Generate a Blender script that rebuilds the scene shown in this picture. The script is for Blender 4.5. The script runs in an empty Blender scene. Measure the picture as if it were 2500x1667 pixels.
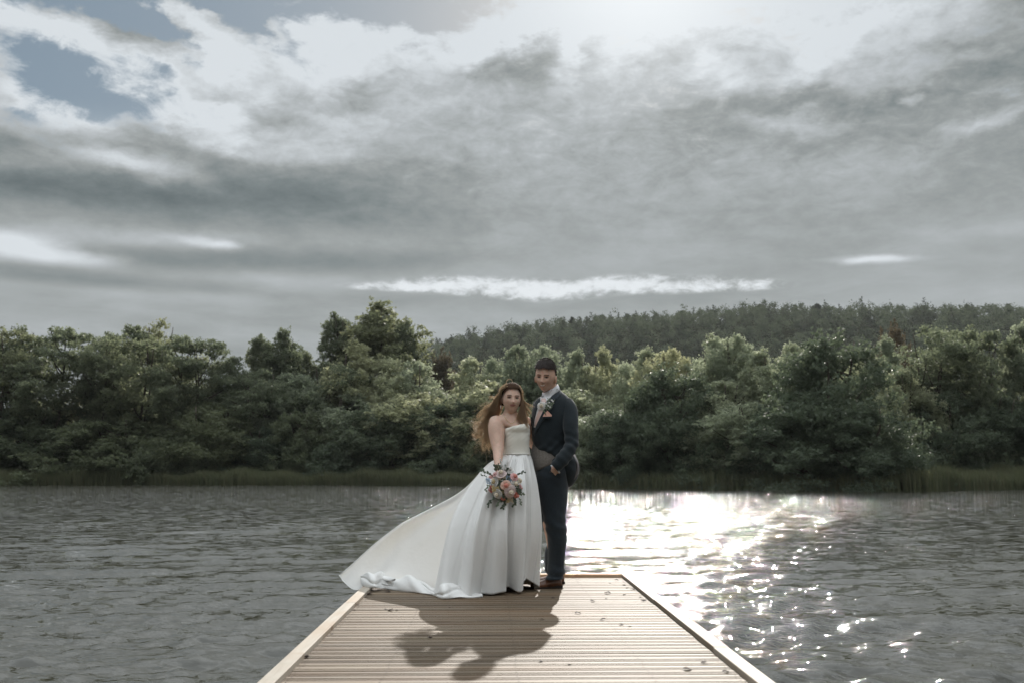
import bpy, bmesh, math, random
import numpy as np
from mathutils import Vector, Matrix, noise as mnoise
from mathutils.bvhtree import BVHTree
rad = math.radians
SC = bpy.context.scene
COL = SC.collection

# ------------------------------------------------------------------ camera
F = 2500 * 35 / 36.0
CX, CY = 1250.0, 833.5
PITCH = math.atan(311.5 / F)
YAW = -math.atan(53 / math.hypot(F, 311.5))
HC = 0.919                      # eye height over the deck (deck top is z = 0)
WATER = -0.45
cam = bpy.data.cameras.new('camera')
cam.lens, cam.sensor_width = 35, 36
cam.clip_start, cam.clip_end = 0.05, 6000
cam.dof.use_dof = True
cam.dof.focus_distance = 7.75
cam.dof.aperture_fstop = 3.6
cam.dof.aperture_blades = 0
CAM = bpy.data.objects.new('camera', cam)
COL.objects.link(CAM)
CAM.location = (0, 0, HC)
CAM.rotation_euler = (math.pi / 2 + PITCH, 0, YAW)
SC.camera = CAM

# ------------------------------------------------------------------ light
SUN_AZ, SUN_EL = rad(9.4), rad(28.1)
sd = Vector((math.sin(SUN_AZ) * math.cos(SUN_EL), math.cos(SUN_AZ) * math.cos(SUN_EL), math.sin(SUN_EL)))
sun = bpy.data.lights.new('sun', 'SUN')
sun.energy, sun.angle, sun.color = 4.6, rad(0.6), (1.0, 0.94, 0.86)
SUN = bpy.data.objects.new('sun', sun)
COL.objects.link(SUN)
SUN.rotation_euler = sd.to_track_quat('Z', 'Y').to_euler()
SUN.location = (0, 0, 50)

vs = SC.view_settings
vs.view_transform, vs.look, vs.exposure, vs.gamma = 'Standard', 'None', 0.0, 1.0
vs.use_curve_mapping = False
SC.render.engine = 'CYCLES'
SC.cycles.use_denoising = True
SC.cycles.denoiser = 'OPENIMAGEDENOISE'
SC.cycles.volume_bounces = 1
SC.cycles.adaptive_threshold = 0.003
SC.cycles.pixel_filter_type = 'BLACKMAN_HARRIS'
SC.cycles.filter_width = 1.5
SC.cycles.max_bounces = 8
SC.cycles.transparent_max_bounces = 8
SC.cycles.diffuse_bounces = 2
SC.cycles.glossy_bounces = 3
SC.cycles.transmission_bounces = 4
SC.cycles.sample_clamp_indirect = 3.0
SC.cycles.caustics_reflective = False
SC.cycles.caustics_refractive = False


def ray(x, y):
    """direction of the photograph's pixel (2500 x 1667) in the world"""
    c, s = math.cos(YAW), math.sin(YAW)
    a, b, u = x - CX, F, CY - y
    vx, vy, vz = a, b * math.cos(PITCH) - u * math.sin(PITCH), b * math.sin(PITCH) + u * math.cos(PITCH)
    return Vector((c * vx - s * vy, s * vx + c * vy, vz))


def P(x, y, Y):
    r = ray(x, y)
    r = r * (Y / r.y)
    return Vector((r.x, r.y, r.z + HC))


def onz(x, y, z=0.0):
    r = ray(x, y)
    r = r * ((z - HC) / r.z)
    return Vector((r.x, r.y, z))


def azel(x, y):
    r = ray(x, y).normalized()
    return math.atan2(r.x, r.y), math.asin(r.z)


# ------------------------------------------------------------------ node helper
class NT:
    def __init__(s, tree):
        s.t = tree

    def n(s, typ, **kw):
        nd = s.t.nodes.new(typ)
        ins = kw.pop('ins', {})
        for k, v in kw.items():
            setattr(nd, k, v)
        for k, v in ins.items():
            if isinstance(v, bpy.types.NodeSocket):
                s.t.links.new(v, nd.inputs[k])
            else:
                nd.inputs[k].default_value = v
        return nd

    def math(s, op, a, b=None, c=None, clamp=False):
        i = {0: a}
        if b is not None: i[1] = b
        if c is not None: i[2] = c
        nd = s.n('ShaderNodeMath', operation=op, ins=i)
        nd.use_clamp = clamp
        return nd.outputs[0]

    def vmath(s, op, a, b=None, out=0, scale=None):
        i = {0: a}
        if b is not None: i[1] = b
        if scale is not None: i['Scale'] = scale
        return s.n('ShaderNodeVectorMath', operation=op, ins=i).outputs[out]

    def noise(s, vec, scale, detail=4, rough=0.5, dist=0.0, out=0, lac=2.0):
        return s.n('ShaderNodeTexNoise', ins={'Vector': vec, 'Scale': scale, 'Detail': detail, 'Roughness': rough,
                                             'Distortion': dist, 'Lacunarity': lac}).outputs[out]

    def ramp(s, fac, stops, interp='LINEAR'):
        nd = s.n('ShaderNodeValToRGB', ins={0: fac})
        cr = nd.color_ramp
        cr.interpolation = interp
        while len(cr.elements) < len(stops): cr.elements.new(0.5)
        for e, (p, c) in zip(cr.elements, stops):
            e.position = p
            e.color = (*c, 1) if len(c) == 3 else c
        return nd.outputs[0]

    def mrange(s, v, a, b, c=0.0, d=1.0, interp='SMOOTHSTEP'):
        return s.n('ShaderNodeMapRange', interpolation_type=interp,
                   ins={'Value': v, 'From Min': a, 'From Max': b, 'To Min': c, 'To Max': d}).outputs[0]

    def mix(s, fac, a, b, blend='MIX'):
        nd = s.n('ShaderNodeMix', data_type='RGBA', blend_type=blend)
        for k, v in ((0, fac), (6, a), (7, b)):
            if isinstance(v, bpy.types.NodeSocket): s.t.links.new(v, nd.inputs[k])
            elif k: nd.inputs[k].default_value = (*v, 1) if len(v) == 3 else v
            else: nd.inputs[k].default_value = v
        return nd.outputs[2]

    def mapping(s, vec, loc=(0, 0, 0), rot=(0, 0, 0), sc=(1, 1, 1), typ='POINT'):
        return s.n('ShaderNodeMapping', vector_type=typ, ins={'Vector': vec, 'Location': loc, 'Rotation': rot, 'Scale': sc}).outputs[0]


# ------------------------------------------------------------------ sky
W = bpy.data.worlds.new('World')
SC.world = W
W.use_nodes = True
W.node_tree.nodes.clear()
w = NT(W.node_tree)
D = w.n('ShaderNodeTexCoord').outputs['Generated']
sp = w.n('ShaderNodeSeparateXYZ', ins={0: D})
dx, dy, dz = sp.outputs
az = w.math('ARCTAN2', dx, dy)
el = w.math('ARCSINE', dz)
# cloud-plane coordinates: clouds flatten towards the horizon
zz = w.math('ADD', w.math('ABSOLUTE', dz), 0.10)
pl = w.n('ShaderNodeCombineXYZ', ins={0: w.math('DIVIDE', dx, zz), 1: w.math('DIVIDE', dy, zz), 2: 0.0}).outputs[0]
n_big = w.noise(pl, 0.9, 6, 0.55, 0.3, out=1)
n_col = w.n('ShaderNodeSeparateXYZ', ins={0: n_big})
nfine = w.noise(pl, 3.2, 7, 0.62, 0.5)
# turbulence in angle space for ragged edges
aev = w.n('ShaderNodeCombineXYZ', ins={0: az, 1: w.math('MULTIPLY', el, 1.9), 2: 0.0}).outputs[0]
turb = w.n('ShaderNodeSeparateXYZ', ins={0: w.noise(aev, 7.0, 7, 0.6, 0.0, out=1)})
turb2 = w.noise(aev, 18.0, 6, 0.65, 0.6)
turb3 = w.noise(aev, 52.0, 5, 0.65, 0.3)
wx = w.math('ADD', az, w.math('MULTIPLY', w.math('SUBTRACT', turb.outputs[0], 0.5), w.mrange(el, 0.14, 0.42, 0.10, 0.20)))
wy = w.math('ADD', el, w.math('MULTIPLY', w.math('SUBTRACT', turb.outputs[1], 0.5), w.mrange(el, 0.16, 0.42, 0.008, 0.11)))
wv = w.n('ShaderNodeCombineXYZ', ins={0: wx, 1: wy, 2: 0.0}).outputs[0]


def blob(acc, px, py, rx, ry, ang, amp, soft=1.9):
    a, e = azel(px, py)
    sx, sy = rx / F, ry / F
    wv = w.n('ShaderNodeCombineXYZ', ins={0: wx, 1: wy, 2: acc}).outputs[0]
    m = w.mapping(wv, loc=(a, e, 0), rot=(0, 0, rad(ang)), sc=(sx, sy, 1e5), typ='TEXTURE')
    l = w.vmath('LENGTH', m, out=1)
    v = w.mrange(l, 0.0, soft, amp, 0.0)
    return w.math('ADD', acc, v)


# brightness of the cloud layer (0 slate .. 1 sunlit white)
B = w.math('MULTIPLY', w.math('SUBTRACT', n_col.outputs[0], 0.5), 0.55)
B = w.math('ADD', B, w.math('MULTIPLY', w.math('SUBTRACT', nfine, 0.5), 0.22))
B = w.math('ADD', B, w.mrange(el, 0.36, 0.75, 0.485, 0.84))   # the cover thins and brightens overhead
for b in [
    (1500, -40, 640, 110, 0, 0.75), (1150, 110, 180, 55, 20, 0.45), (1350, 40, 300, 70, 0, 0.25),
    (2100, 60, 260, 60, 12, 0.28), (1730, 170, 70, 40, 0, 0.30), (1430, 140, 90, 26, 28, 0.30), (1560, 170, 100, 26, 28, 0.25),
    (2010, 130, 120, 35, 30, 0.25), (2230, 110, 120, 40, 20, 0.22),
    (480, 100, 130, 50, -35, 0.46), (760, 100, 240, 70, 12, 0.36), (930, 70, 150, 50, 10, 0.28), (300, 170, 240, 45, -22, 0.44),
    (60, 90, 150, 90, -30, 0.48), (120, 260, 260, 60, 0, 0.42), (480, 260, 330, 70, -5, 0.42), (850, 180, 240, 50, -10, 0.32),
    (120, 400, 260, 30, 4, 0.35), (330, 405, 180, 22, -8, 0.35), (560, 350, 60, 20, 0, 0.3), (760, 270, 110, 18, 0, 0.2), (720, 370, 90, 20, 5, 0.22),
    (60, 330, 150, 35, 0, -0.22), (480, 345, 260, 28, -4, -0.20), (620, 265, 110, 35, -12, -0.28), (330, 315, 60, 25, -15, -0.20),
    (1250, 130, 110, 60, 0, -0.30), (1000, 210, 330, 30, 14, -0.24),
    (300, 450, 620, 50, -2, -0.36), (40, 470, 260, 60, 0, -0.22), (800, 430, 300, 45, 0, -0.18),
    (40, 603, 190, 20, -5, 0.42), (110, 628, 120, 14, 3, 0.30), (500, 588, 70, 12, -6, 0.30), (540, 594, 40, 7, 4, 0.2), (330, 575, 200, 20, 4, 0.22), (20, 590, 120, 20, 0, 0.25),
    (560, 635, 520, 26, 2, -0.24), (120, 680, 330, 24, 0, -0.20), (250, 708, 260, 14, -1, 0.20), (760, 690, 260, 18, 0, 0.12),
    (1400, 560, 900, 90, 0, -0.06), (1900, 300, 330, 50, -4, -0.16), (2050, 235, 240, 26, -4, -0.22), (1930, 290, 120, 22, 0, 0.30),
    (2265, 232, 30, 14, 0, 0.4), (2450, 300, 90, 18, 8, 0.34), (2300, 170, 220, 20, 8, 0.2), (2400, 160, 170, 40, 0, -0.15),
    (2120, 636, 90, 8, -2, 0.34), (2080, 640, 40, 6, 4, 0.2), (2180, 632, 60, 6, -5, 0.16), (2400, 560, 200, 20, -3, 0.10), (2450, 400, 200, 90, 0, -0.12),
    (1300, 735, 700, 28, 0, -0.08), (700, 760, 500, 30, 0, 0.03), (1500, 760, 500, 18, 0, 0.02), (2200, 700, 500, 30, 0, -0.02),
]:
    B = blob(B, *b)
# thin sunlit strip over the hill: cumulus seen edge-on
strip = w.math('ADD', 0.0, 0.0)
for b in [(1150, 700, 240, 27, 0, 0.85), (1590, 692, 260, 27, -1, 0.85), (1360, 712, 200, 26, 2, 0.75), (1820, 696, 120, 14, -2, 0.5), (980, 700, 140, 13, 0, 0.45)]:
    strip = blob(strip, *b, soft=1.5)
tex = w.math('ADD', w.math('MULTIPLY', w.math('SUBTRACT', turb2, 0.5), 1.5), w.math('MULTIPLY', w.math('SUBTRACT', turb3, 0.5), 2.2))
strip = w.math('ADD', strip, w.math('MULTIPLY', tex, w.mrange(strip, .12, .5)))
strip = w.mrange(strip, 0.12, 1.15)
# blue gaps
G = w.math('MULTIPLY', w.math('SUBTRACT', turb2, 0.5), 1.7)
G = w.math('ADD', G, w.math('MULTIPLY', w.math('SUBTRACT', turb3, 0.5), 0.8))
G = w.math('ADD', G, w.math('MULTIPLY', w.math('SUBTRACT', n_col.outputs[1], 0.5), 0.7))
for b in [(170, 205, 215, 50, -8, 1.05), (330, 75, 190, 75, -30, 0.95), (830, -5, 400, 62, 4, 1.5), (600, 70, 110, 50, 0, 0.7), (120, 40, 90, 30, 0, 0.65),
          (60, -60, 400, 60, 0, 0.8), (470, -30, 180, 40, 0, 0.5), (1015, 100, 55, 22, 25, 0.55), (40, 270, 80, 16, 0, 0.6),
          (480, 100, 110, 42, -35, -1.1), (430, 170, 200, 26, -20, -0.8), (210, 30, 46, 22, 0, -0.55), (250, 95, 130, 22, -14, -0.7), (660, 70, 70, 20, 35, -0.5), (700, 10, 70, 14, 0, -0.7)]:
    G = blob(G, *b, soft=1.6)
G = w.mrange(G, 0.14, 0.80)
G = w.math('MULTIPLY', G, w.mrange(el, 0.24, 0.34))
# light round the hidden sun
dots = w.vmath('DOT_PRODUCT', D, tuple(sd), out=1)
glow = w.math('POWER', w.math('MAXIMUM', dots, 0.0), 26.0)
glow2 = w.math('POWER', w.math('MAXIMUM', dots, 0.0), 190.0)
B = w.math('ADD', B, w.math('MULTIPLY', glow, 0.22))
B = w.math('ADD', B, w.math('MULTIPLY', w.math('SUBTRACT', turb2, 0.5), w.mrange(el, .16, .34, .06, .55)))
B = w.math('ADD', B, w.math('MULTIPLY', w.math('SUBTRACT', turb3, 0.5), w.mrange(el, .16, .34, .04, .40)))
cloud = w.ramp(B, [(0.0, (.110, .138, .146)), (0.22, (.180, .212, .218)), (0.45, (.300, .325, .326)), (0.70, (.45, .482, .50)), (1.1 if False else 1.0, (.68, .725, .76))])
over = w.mrange(el, .45, .95, 1.0, 2.7)
cloud = w.vmath('SCALE', cloud, scale=over)
cloud = w.mix(strip, cloud, (.76, .80, .83))
nish = w.n('ShaderNodeTexSky', sky_type='NISHITA')
nish.sun_disc = False
nish.sun_elevation, nish.sun_rotation = SUN_EL, SUN_AZ
nish.air_density, nish.dust_density, nish.ozone_density = 1.0, 1.5, 1.5
blue = w.vmath('SCALE', nish.outputs[0], scale=0.05)
blue = w.mix(0.62, blue, (.225, .315, .385))
sky = w.mix(G, cloud, blue)
sky = w.vmath('ADD', sky, w.vmath('SCALE', (1.0, .97, .92), scale=w.math('MULTIPLY', glow2, .22)))
bg = w.n('ShaderNodeBackground', ins={0: sky, 1: 1.0})
w.t.links.new(bg.outputs[0], w.n('ShaderNodeOutputWorld').inputs[0])


# ------------------------------------------------------------------ materials
def mat(name):
    m = bpy.data.materials.new(name)
    m.use_nodes = True
    m.node_tree.nodes.clear()
    t = NT(m.node_tree)
    out = t.n('ShaderNodeOutputMaterial')
    return m, t, out


def simple(name, col, rough=0.6, spec=0.5, bump=0.0, bscale=60, var=0.0, vscale=8, metal=0.0, sss=0.0, transl=0.0, sheen=0.0, rnd=0.0, tcol=None):
    m, t, out = mat(name)
    co = t.n('ShaderNodeTexCoord').outputs['Object']
    c = (*col, 1)
    if var:
        nz = t.noise(co, vscale, 5, 0.6)
        hi = tuple(min(1, x * (1 + var)) for x in col)
        lo = tuple(x * (1 - var) for x in col)
        c = t.mix(t.mrange(nz, 0.3, 0.7), lo, hi)
    if rnd:
        r = t.n('ShaderNodeObjectInfo').outputs['Random']
        c = t.mix(1.0, c if not isinstance(c, tuple) else c, t.ramp(r, [(0, (1 - rnd,) * 3), (1, (1 + rnd * .3,) * 3)]), 'MULTIPLY')
    p = t.n('ShaderNodeBsdfPrincipled', ins={'Base Color': c, 'Roughness': rough, 'Metallic': metal, 'Specular IOR Level': spec})
    if sss:
        p.inputs['Subsurface Weight'].default_value = sss
        p.inputs['Subsurface Radius'].default_value = (1.0, 0.35, 0.2)
        p.inputs['Subsurface Scale'].default_value = 0.02
    if sheen:
        p.inputs['Sheen Weight'].default_value = sheen
    if bump:
        b = t.n('ShaderNodeBump', ins={'Strength': bump, 'Distance': 0.01, 'Height': t.noise(co, bscale, 5, 0.6)})
        t.t.links.new(b.outputs[0], p.inputs['Normal'])
    sh = p.outputs[0]
    if transl:
        tr = t.n('ShaderNodeBsdfTranslucent', ins={'Color': (*(tcol or col), 1) if tcol or isinstance(c, tuple) else c})
        sh = t.n('ShaderNodeMixShader', ins={0: transl, 1: sh, 2: tr.outputs[0]}).outputs[0]
    t.t.links.new(sh, out.inputs[0])
    return m


def leaf_mat(name, c1, c2, tc, transl=0.5, spec=0.12):
    m, t, out = mat(name)
    geo = t.n('ShaderNodeNewGeometry')
    r = t.n('ShaderNodeObjectInfo').outputs['Random']
    nz = t.noise(geo.outputs['Position'], 0.35, 3, 0.6)
    isl = geo.outputs['Random Per Island']
    f = t.math('ADD', t.math('MULTIPLY', nz, 0.6), t.math('MULTIPLY', isl, 0.5), clamp=True)
    c = t.mix(f, c1, c2)
    c = t.mix(1.0, c, t.ramp(r, [(0, (.78, .80, .80)), (.5, (1, 1, 1)), (1, (1.18, 1.08, .95))]), 'MULTIPLY')
    p = t.n('ShaderNodeBsdfPrincipled', ins={'Base Color': c, 'Roughness': 0.5, 'Specular IOR Level': spec})
    tr = t.n('ShaderNodeBsdfTranslucent', ins={'Color': t.mix(1.0, c, tc, 'MULTIPLY')})
    s = t.n('ShaderNodeMixShader', ins={0: transl, 1: p.outputs[0], 2: tr.outputs[0]})
    t.t.links.new(s.outputs[0], out.inputs[0])
    return m


M = {}
LT = (2.3, 2.3, 2.05)
M['leaf_alder'] = leaf_mat('leaf_alder', (.078, .092, .062), (.150, .168, .114), LT)
M['leaf_sunlit'] = leaf_mat('leaf_sunlit', (.150, .168, .122), (.245, .266, .204), LT, .55)  # backlit crowns: their sunlit paleness is put into the leaf colour
M['leaf_shaded'] = leaf_mat('leaf_shaded', (.068, .086, .060), (.120, .145, .098), LT, .35)  # foliage out of the sun: its shade is darkened into the leaf colour
M['leaf_brown'] = leaf_mat('leaf_brown', (.062, .057, .042), (.098, .088, .064), (1.5, 1.4, 1.3))
M['leaf_hill'] = leaf_mat('leaf_hill', (.050, .063, .048), (.088, .101, .074), LT, .35, 0.0)  # lightened and greyed: part of the haze fade is put into the colour
M['leaf_fir'] = leaf_mat('leaf_fir', (.042, .052, .043), (.066, .076, .060), LT, .2, 0.0)
M['reed'] = leaf_mat('reed', (.085, .110, .062), (.180, .170, .105), LT, .35)
M['bark'] = simple('bark', (.075, .062, .050), 0.9, 0.2, 0.6, 9, 0.3, 3)
M['soil'] = simple('soil', (.030, .032, .020), 1.0, 0.0, 0.5, 3, 0.4, 0.4)
M['hillground'] = simple('hillground', (.040, .045, .028), 0.95, 0.1, 0, 1, 0.3, 0.05)


def wood(name, base, dark, axis, knots=True, rough=0.62):
    m, t, out = mat(name)
    co = t.n('ShaderNodeTexCoord').outputs['Object']
    oi = t.n('ShaderNodeObjectInfo')
    off = t.vmath('ADD', co, t.vmath('SCALE', (17.3, 5.1, 9.7), scale=oi.outputs['Random']))
    sc = (1.3, 42, 42) if axis == 'X' else (42, 1.3, 42)
    g = t.noise(t.mapping(off, sc=sc), 1.0, 6, 0.65, 0.4)
    g2 = t.noise(t.mapping(off, sc=(1.2, 3, 3) if axis == 'X' else (3, 1.2, 3)), 1.0, 4, 0.6)
    c = t.ramp(g, [(.28, dark), (.52, base), (.8, tuple(min(1, x * 1.12) for x in base))])
    c = t.mix(t.mrange(g2, .42, .75), c, tuple(x * k for x, k in zip(base, (.86, .72, .60))))
    c = t.mix(1.0, c, t.ramp(oi.outputs['Random'], [(0, (.62, .57, .50)), (.35, (.88, .85, .82)), (.7, (1, 1, 1)), (1, (1.22, 1.18, 1.14))]), 'MULTIPLY')
    if knots:
        v = t.n('ShaderNodeTexVoronoi', feature='F1', ins={'Vector': t.mapping(off, sc=(2.2, 5, 5) if axis == 'X' else (5, 2.2, 5)), 'Scale': 1.0})
        c = t.mix(t.mrange(v.outputs['Distance'], 0.05, 0.12, 0.75, 0.0), c, (.16, .085, .045))
    # damp and algae films lying across several boards
    wz = t.n('ShaderNodeNewGeometry').outputs['Position']
    st = t.noise(t.mapping(wz, sc=(1.2, 3.5, 1)), 1.6, 6, 0.68)
    c = t.mix(t.mrange(st, .52, .78, 0, .45), c, (.205, .185, .115))
    p = t.n('ShaderNodeBsdfPrincipled', ins={'Base Color': c, 'Roughness': rough, 'Specular IOR Level': .35})
    b = t.n('ShaderNodeBump', ins={'Strength': .35, 'Distance': .004, 'Height': g})
    t.t.links.new(b.outputs[0], p.inputs['Normal'])
    t.t.links.new(p.outputs[0], out.inputs[0])
    return m


M['board'] = wood('board', (.178, .135, .091), (.052, .036, .023), 'X')
M['kerb'] = wood('kerb', (.34, .31, .265), (.25, .215, .17), 'Y', True)
M['kerb_end'] = wood('kerb_end', (.60, .44, .30), (.40, .27, .17), 'X', True)
M['float'] = simple('float', (.06, .065, .06), 0.6, 0.4)
M['skin_f'] = simple('skin_f', (.60, .40, .31), 0.5, 0.35, 0.05, 200, 0.08, 25, sss=0.25)
M['skin_m'] = simple('skin_m', (.56, .355, .265), 0.5, 0.35, 0.05, 200, 0.1, 25, sss=0.25)
M['lips_f'] = simple('lips_f', (.40, .17, .145), 0.4)
M['lips_m'] = simple('lips_m', (.42, .17, .13), 0.5)
M['mouth'] = simple('mouth', (.17, .06, .05), 0.5)
M['teeth'] = simple('teeth', (.72, .68, .60), 0.35)
M['brow'] = simple('brow', (.095, .058, .042), 0.8, 0.2)
M['eyelid'] = simple('eyelid', (.36, .21, .165), 0.6)
M['eyeball'] = simple('eyeball', (.20, .17, .15), 0.3)  # whites darkened: the shade of the eye sockets is put into the colour
M['iris'] = simple('iris', (.04, .03, .022), 0.2)
M['blush'] = simple('blush', (.42, .15, .11), 0.5)


def satin(name, col, tr, rough=.42, trc=None, bump=.12):
    m, t, out = mat(name)
    co = t.n('ShaderNodeTexCoord').outputs['Object']
    nz = t.noise(co, 260, 3, .6)
    nz2 = t.noise(co, 9, 4, .6)
    hh = t.math('ADD', t.math('MULTIPLY', nz, .006), t.math('MULTIPLY', nz2, .9))
    b = t.n('ShaderNodeBump', ins={'Strength': bump, 'Distance': .02, 'Height': hh})
    p = t.n('ShaderNodeBsdfPrincipled', ins={'Base Color': (*col, 1), 'Roughness': rough, 'Specular IOR Level': .5, 'Normal': b.outputs[0]})
    p.inputs['Sheen Weight'].default_value = .25
    tl = t.n('ShaderNodeBsdfTranslucent', ins={'Color': (*(trc or col), 1)})
    s = t.n('ShaderNodeMixShader', ins={0: tr, 1: p.outputs[0], 2: tl.outputs[0]})
    t.t.links.new(s.outputs[0], out.inputs[0])
    return m


M['satin'] = satin('satin', (.82, .81, .79), .04, trc=(.88, .82, .70), bump=.32)
M['satin_train'] = satin('satin_train', (.82, .81, .79), .34, trc=(.92, .905, .86), bump=.35)
M['bodice'] = satin('bodice', (.80, .77, .69), .02, .5)
M['bead'] = simple('bead', (.85, .83, .78), 0.15, 0.9)
M['gold'] = simple('gold', (.75, .55, .30), 0.25, metal=1.0)
M['silver'] = simple('silver', (.7, .7, .7), 0.25, metal=1.0)


def cloth(name, c1, c2, scale, rough=.85, bump=.25, check=False):
    m, t, out = mat(name)
    co = t.n('ShaderNodeTexCoord').outputs['Object']
    nz = t.noise(co, scale, 3, .6)
    c = t.mix(t.mrange(nz, .35, .65), c1, c2)
    if check:
        s2 = t.n('ShaderNodeSeparateXYZ', ins={0: co})
        for k in (0, 2):
            q = t.math('PINGPONG', s2.outputs[k], .012)
            c = t.mix(t.mrange(q, 0, .0015, .55, 0), c, tuple(x * .45 for x in c1))
    p = t.n('ShaderNodeBsdfPrincipled', ins={'Base Color': c, 'Roughness': rough, 'Specular IOR Level': .25})
    p.inputs['Sheen Weight'].default_value = .18
    p.inputs['Sheen Roughness'].default_value = .5
    b = t.n('ShaderNodeBump', ins={'Strength': bump, 'Distance': .003, 'Height': nz})
    t.t.links.new(b.outputs[0], p.inputs['Normal'])
    t.t.links.new(p.outputs[0], out.inputs[0])
    return m


M['suit'] = cloth('suit', (.0075, .012, .015), (.0135, .0205, .025), 220)
M['trouser'] = cloth('trouser', (.013, .019, .025), (.023, .032, .040), 220)
M['lapel'] = cloth('lapel', (.015, .022, .028), (.026, .036, .045), 220)
M['lining'] = simple('lining', (.15, .135, .14), 0.28, 0.6, 0.2, 25)
M['tweed'] = cloth('tweed', (.115, .100, .086), (.185, .165, .145), 160, check=True)
M['shirt'] = simple('shirt', (.78, .78, .80), 0.7, 0.3, 0.05, 90, transl=.12)
M['tie'] = simple('tie', (.62, .46, .42), 0.45, 0.5, 0.1, 120)
M['square'] = simple('square', (.80, .46, .36), 0.6, 0.4, transl=.2)
M['shoe'] = simple('shoe', (.12, .052, .028), 0.32, 0.6, 0.05, 60, 0.35, 18)
M['sole'] = simple('sole', (.03, .022, .018), 0.7, 0.3)
M['hair_m'] = simple('hair_m', (.035, .022, .017), 0.45, 0.5, transl=.15, tcol=(.20, .12, .08))
M['hair_f'] = simple('hair_f', (.21, .132, .085), 0.32, 0.8, transl=.60, tcol=(1.0, .86, .68))
M['hair_cap'] = simple('hair_cap', (.060, .034, .021), 0.8, 0.1, 0.8, 90)
M['white_petal'] = simple('white_petal', (.82, .80, .77), 0.6, 0.3, transl=.25)
M['blush_petal'] = simple('blush_petal', (.82, .68, .66), 0.6, 0.3, transl=.25)
M['pink_petal'] = simple('pink_petal', (.82, .52, .51), 0.6, 0.3, transl=.2)
M['peach_petal'] = simple('peach_petal', (.84, .58, .48), 0.6, 0.3, transl=.2)
M['coral_petal'] = simple('coral_petal', (.74, .29, .23), 0.6, 0.3, transl=.2)
M['dusty_petal'] = simple('dusty_petal', (.72, .44, .43), 0.6, 0.3, transl=.2)
M['cream_petal'] = simple('cream_petal', (.82, .72, .56), 0.6, 0.3, transl=.25)
M['yellow_petal'] = simple('yellow_petal', (.62, .50, .28), 0.6, 0.3, transl=.25)
M['blue_petal'] = simple('blue_petal', (.40, .50, .62), 0.6, 0.3, transl=.25)
M['leafgreen'] = simple('leafgreen', (.095, .122, .082), 0.5, 0.4, transl=.25)
M['sage'] = simple('sage', (.20, .24, .17), 0.6, 0.3, transl=.25)
M['stem'] = simple('stem', (.09, .13, .06), 0.6)
M['ribbon'] = simple('ribbon', (.78, .76, .72), 0.5)
M['dryleaf'] = simple('dryleaf', (.040, .022, .014), 0.7, 0.3, 0, 1, 0.4, 60, rnd=.4)


# ------------------------------------------------------------------ mesh helpers
def mk(name, verts, faces, m=None, parent=None, smooth=True, **props):
    me = bpy.data.meshes.new(name)
    if isinstance(verts, np.ndarray) and isinstance(faces, np.ndarray):
        nv, nf, k = len(verts), len(faces), faces.shape[1]
        me.vertices.add(nv)
        me.vertices.foreach_set('co', np.ascontiguousarray(verts, dtype=np.float32).ravel())
        me.loops.add(nf * k)
        me.loops.foreach_set('vertex_index', np.ascontiguousarray(faces, dtype=np.int32).ravel())
        me.polygons.add(nf)
        me.polygons.foreach_set('loop_start', np.arange(0, nf * k, k, dtype=np.int32))
        me.update(calc_edges=True)
    else:
        me.from_pydata([tuple(v) for v in verts], [], [tuple(f) for f in faces])
        me.update()
    if smooth:
        me.polygons.foreach_set('use_smooth', [True] * len(me.polygons))
    if m: me.materials.append(m)
    return link(name, me, parent, **props)


def link(name, me, parent=None, **props):
    o = bpy.data.objects.new(name, me)
    COL.objects.link(o)
    if parent is not None:
        o.parent = parent
        if parent.get('world_built'):
            o.matrix_parent_inverse = Matrix.Translation(-parent.location)
    for k, v in props.items(): o[k] = v
    return o


def empty(name, loc=(0, 0, 0), label=None, category=None, group=None):
    o = bpy.data.objects.new(name, None)
    COL.objects.link(o)
    o.location = loc
    o.empty_display_size = .1
    if label: o['label'] = label
    if category: o['category'] = category
    if group: o['group'] = group
    return o


def loft(rings, cap=True, closed=True):
    """rings: list of (n,3) arrays -> verts, quad faces"""
    n = len(rings[0])
    V = [tuple(p) for r in rings for p in r]
    Fc = []
    for i in range(len(rings) - 1):
        for j in range(n if closed else n - 1):
            k = (j + 1) % n
            Fc.append((i * n + j, i * n + k, (i + 1) * n + k, (i + 1) * n + j))
    if cap and closed:
        Fc.append(tuple(range(n))[::-1])
        Fc.append(tuple((len(rings) - 1) * n + j for j in range(n)))
    return V, Fc


def cat(pts, n):
    """Catmull-Rom through pts (k,d) -> (n,d)"""
    p = np.asarray(pts, float)
    q = np.vstack([2 * p[0] - p[1], p, 2 * p[-1] - p[-2]])
    out = []
    for s in np.linspace(0, len(p) - 1, n):
        i = min(int(s), len(p) - 2)
        t = s - i
        a, b, c, d = q[i], q[i + 1], q[i + 2], q[i + 3]
        out.append(.5 * ((2 * b) + (-a + c) * t + (2 * a - 5 * b + 4 * c - d) * t * t + (-a + 3 * b - 3 * c + d) * t ** 3))
    return np.array(out)


def ring(y, xl, xr, Y, b, n=40, tilt=0.0, pw=2.0, tilty=0.0):
    """horizontal ring whose silhouette runs from xl to xr at image height y"""
    L, R_ = P(xl, y, Y), P(xr, y, Y)
    c = (L + R_) / 2
    a = (R_ - L).length / 2
    th = np.linspace(0, 2 * math.pi, n, endpoint=False)
    co, si = np.cos(th), np.sin(th)
    e = 2 / pw
    X = np.sign(co) * np.abs(co) ** e * a
    Yy = np.sign(si) * np.abs(si) ** e * b
    return np.stack([c.x + X, c.y + Yy, c.z + tilt * co + tilty * si], 1)


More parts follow.
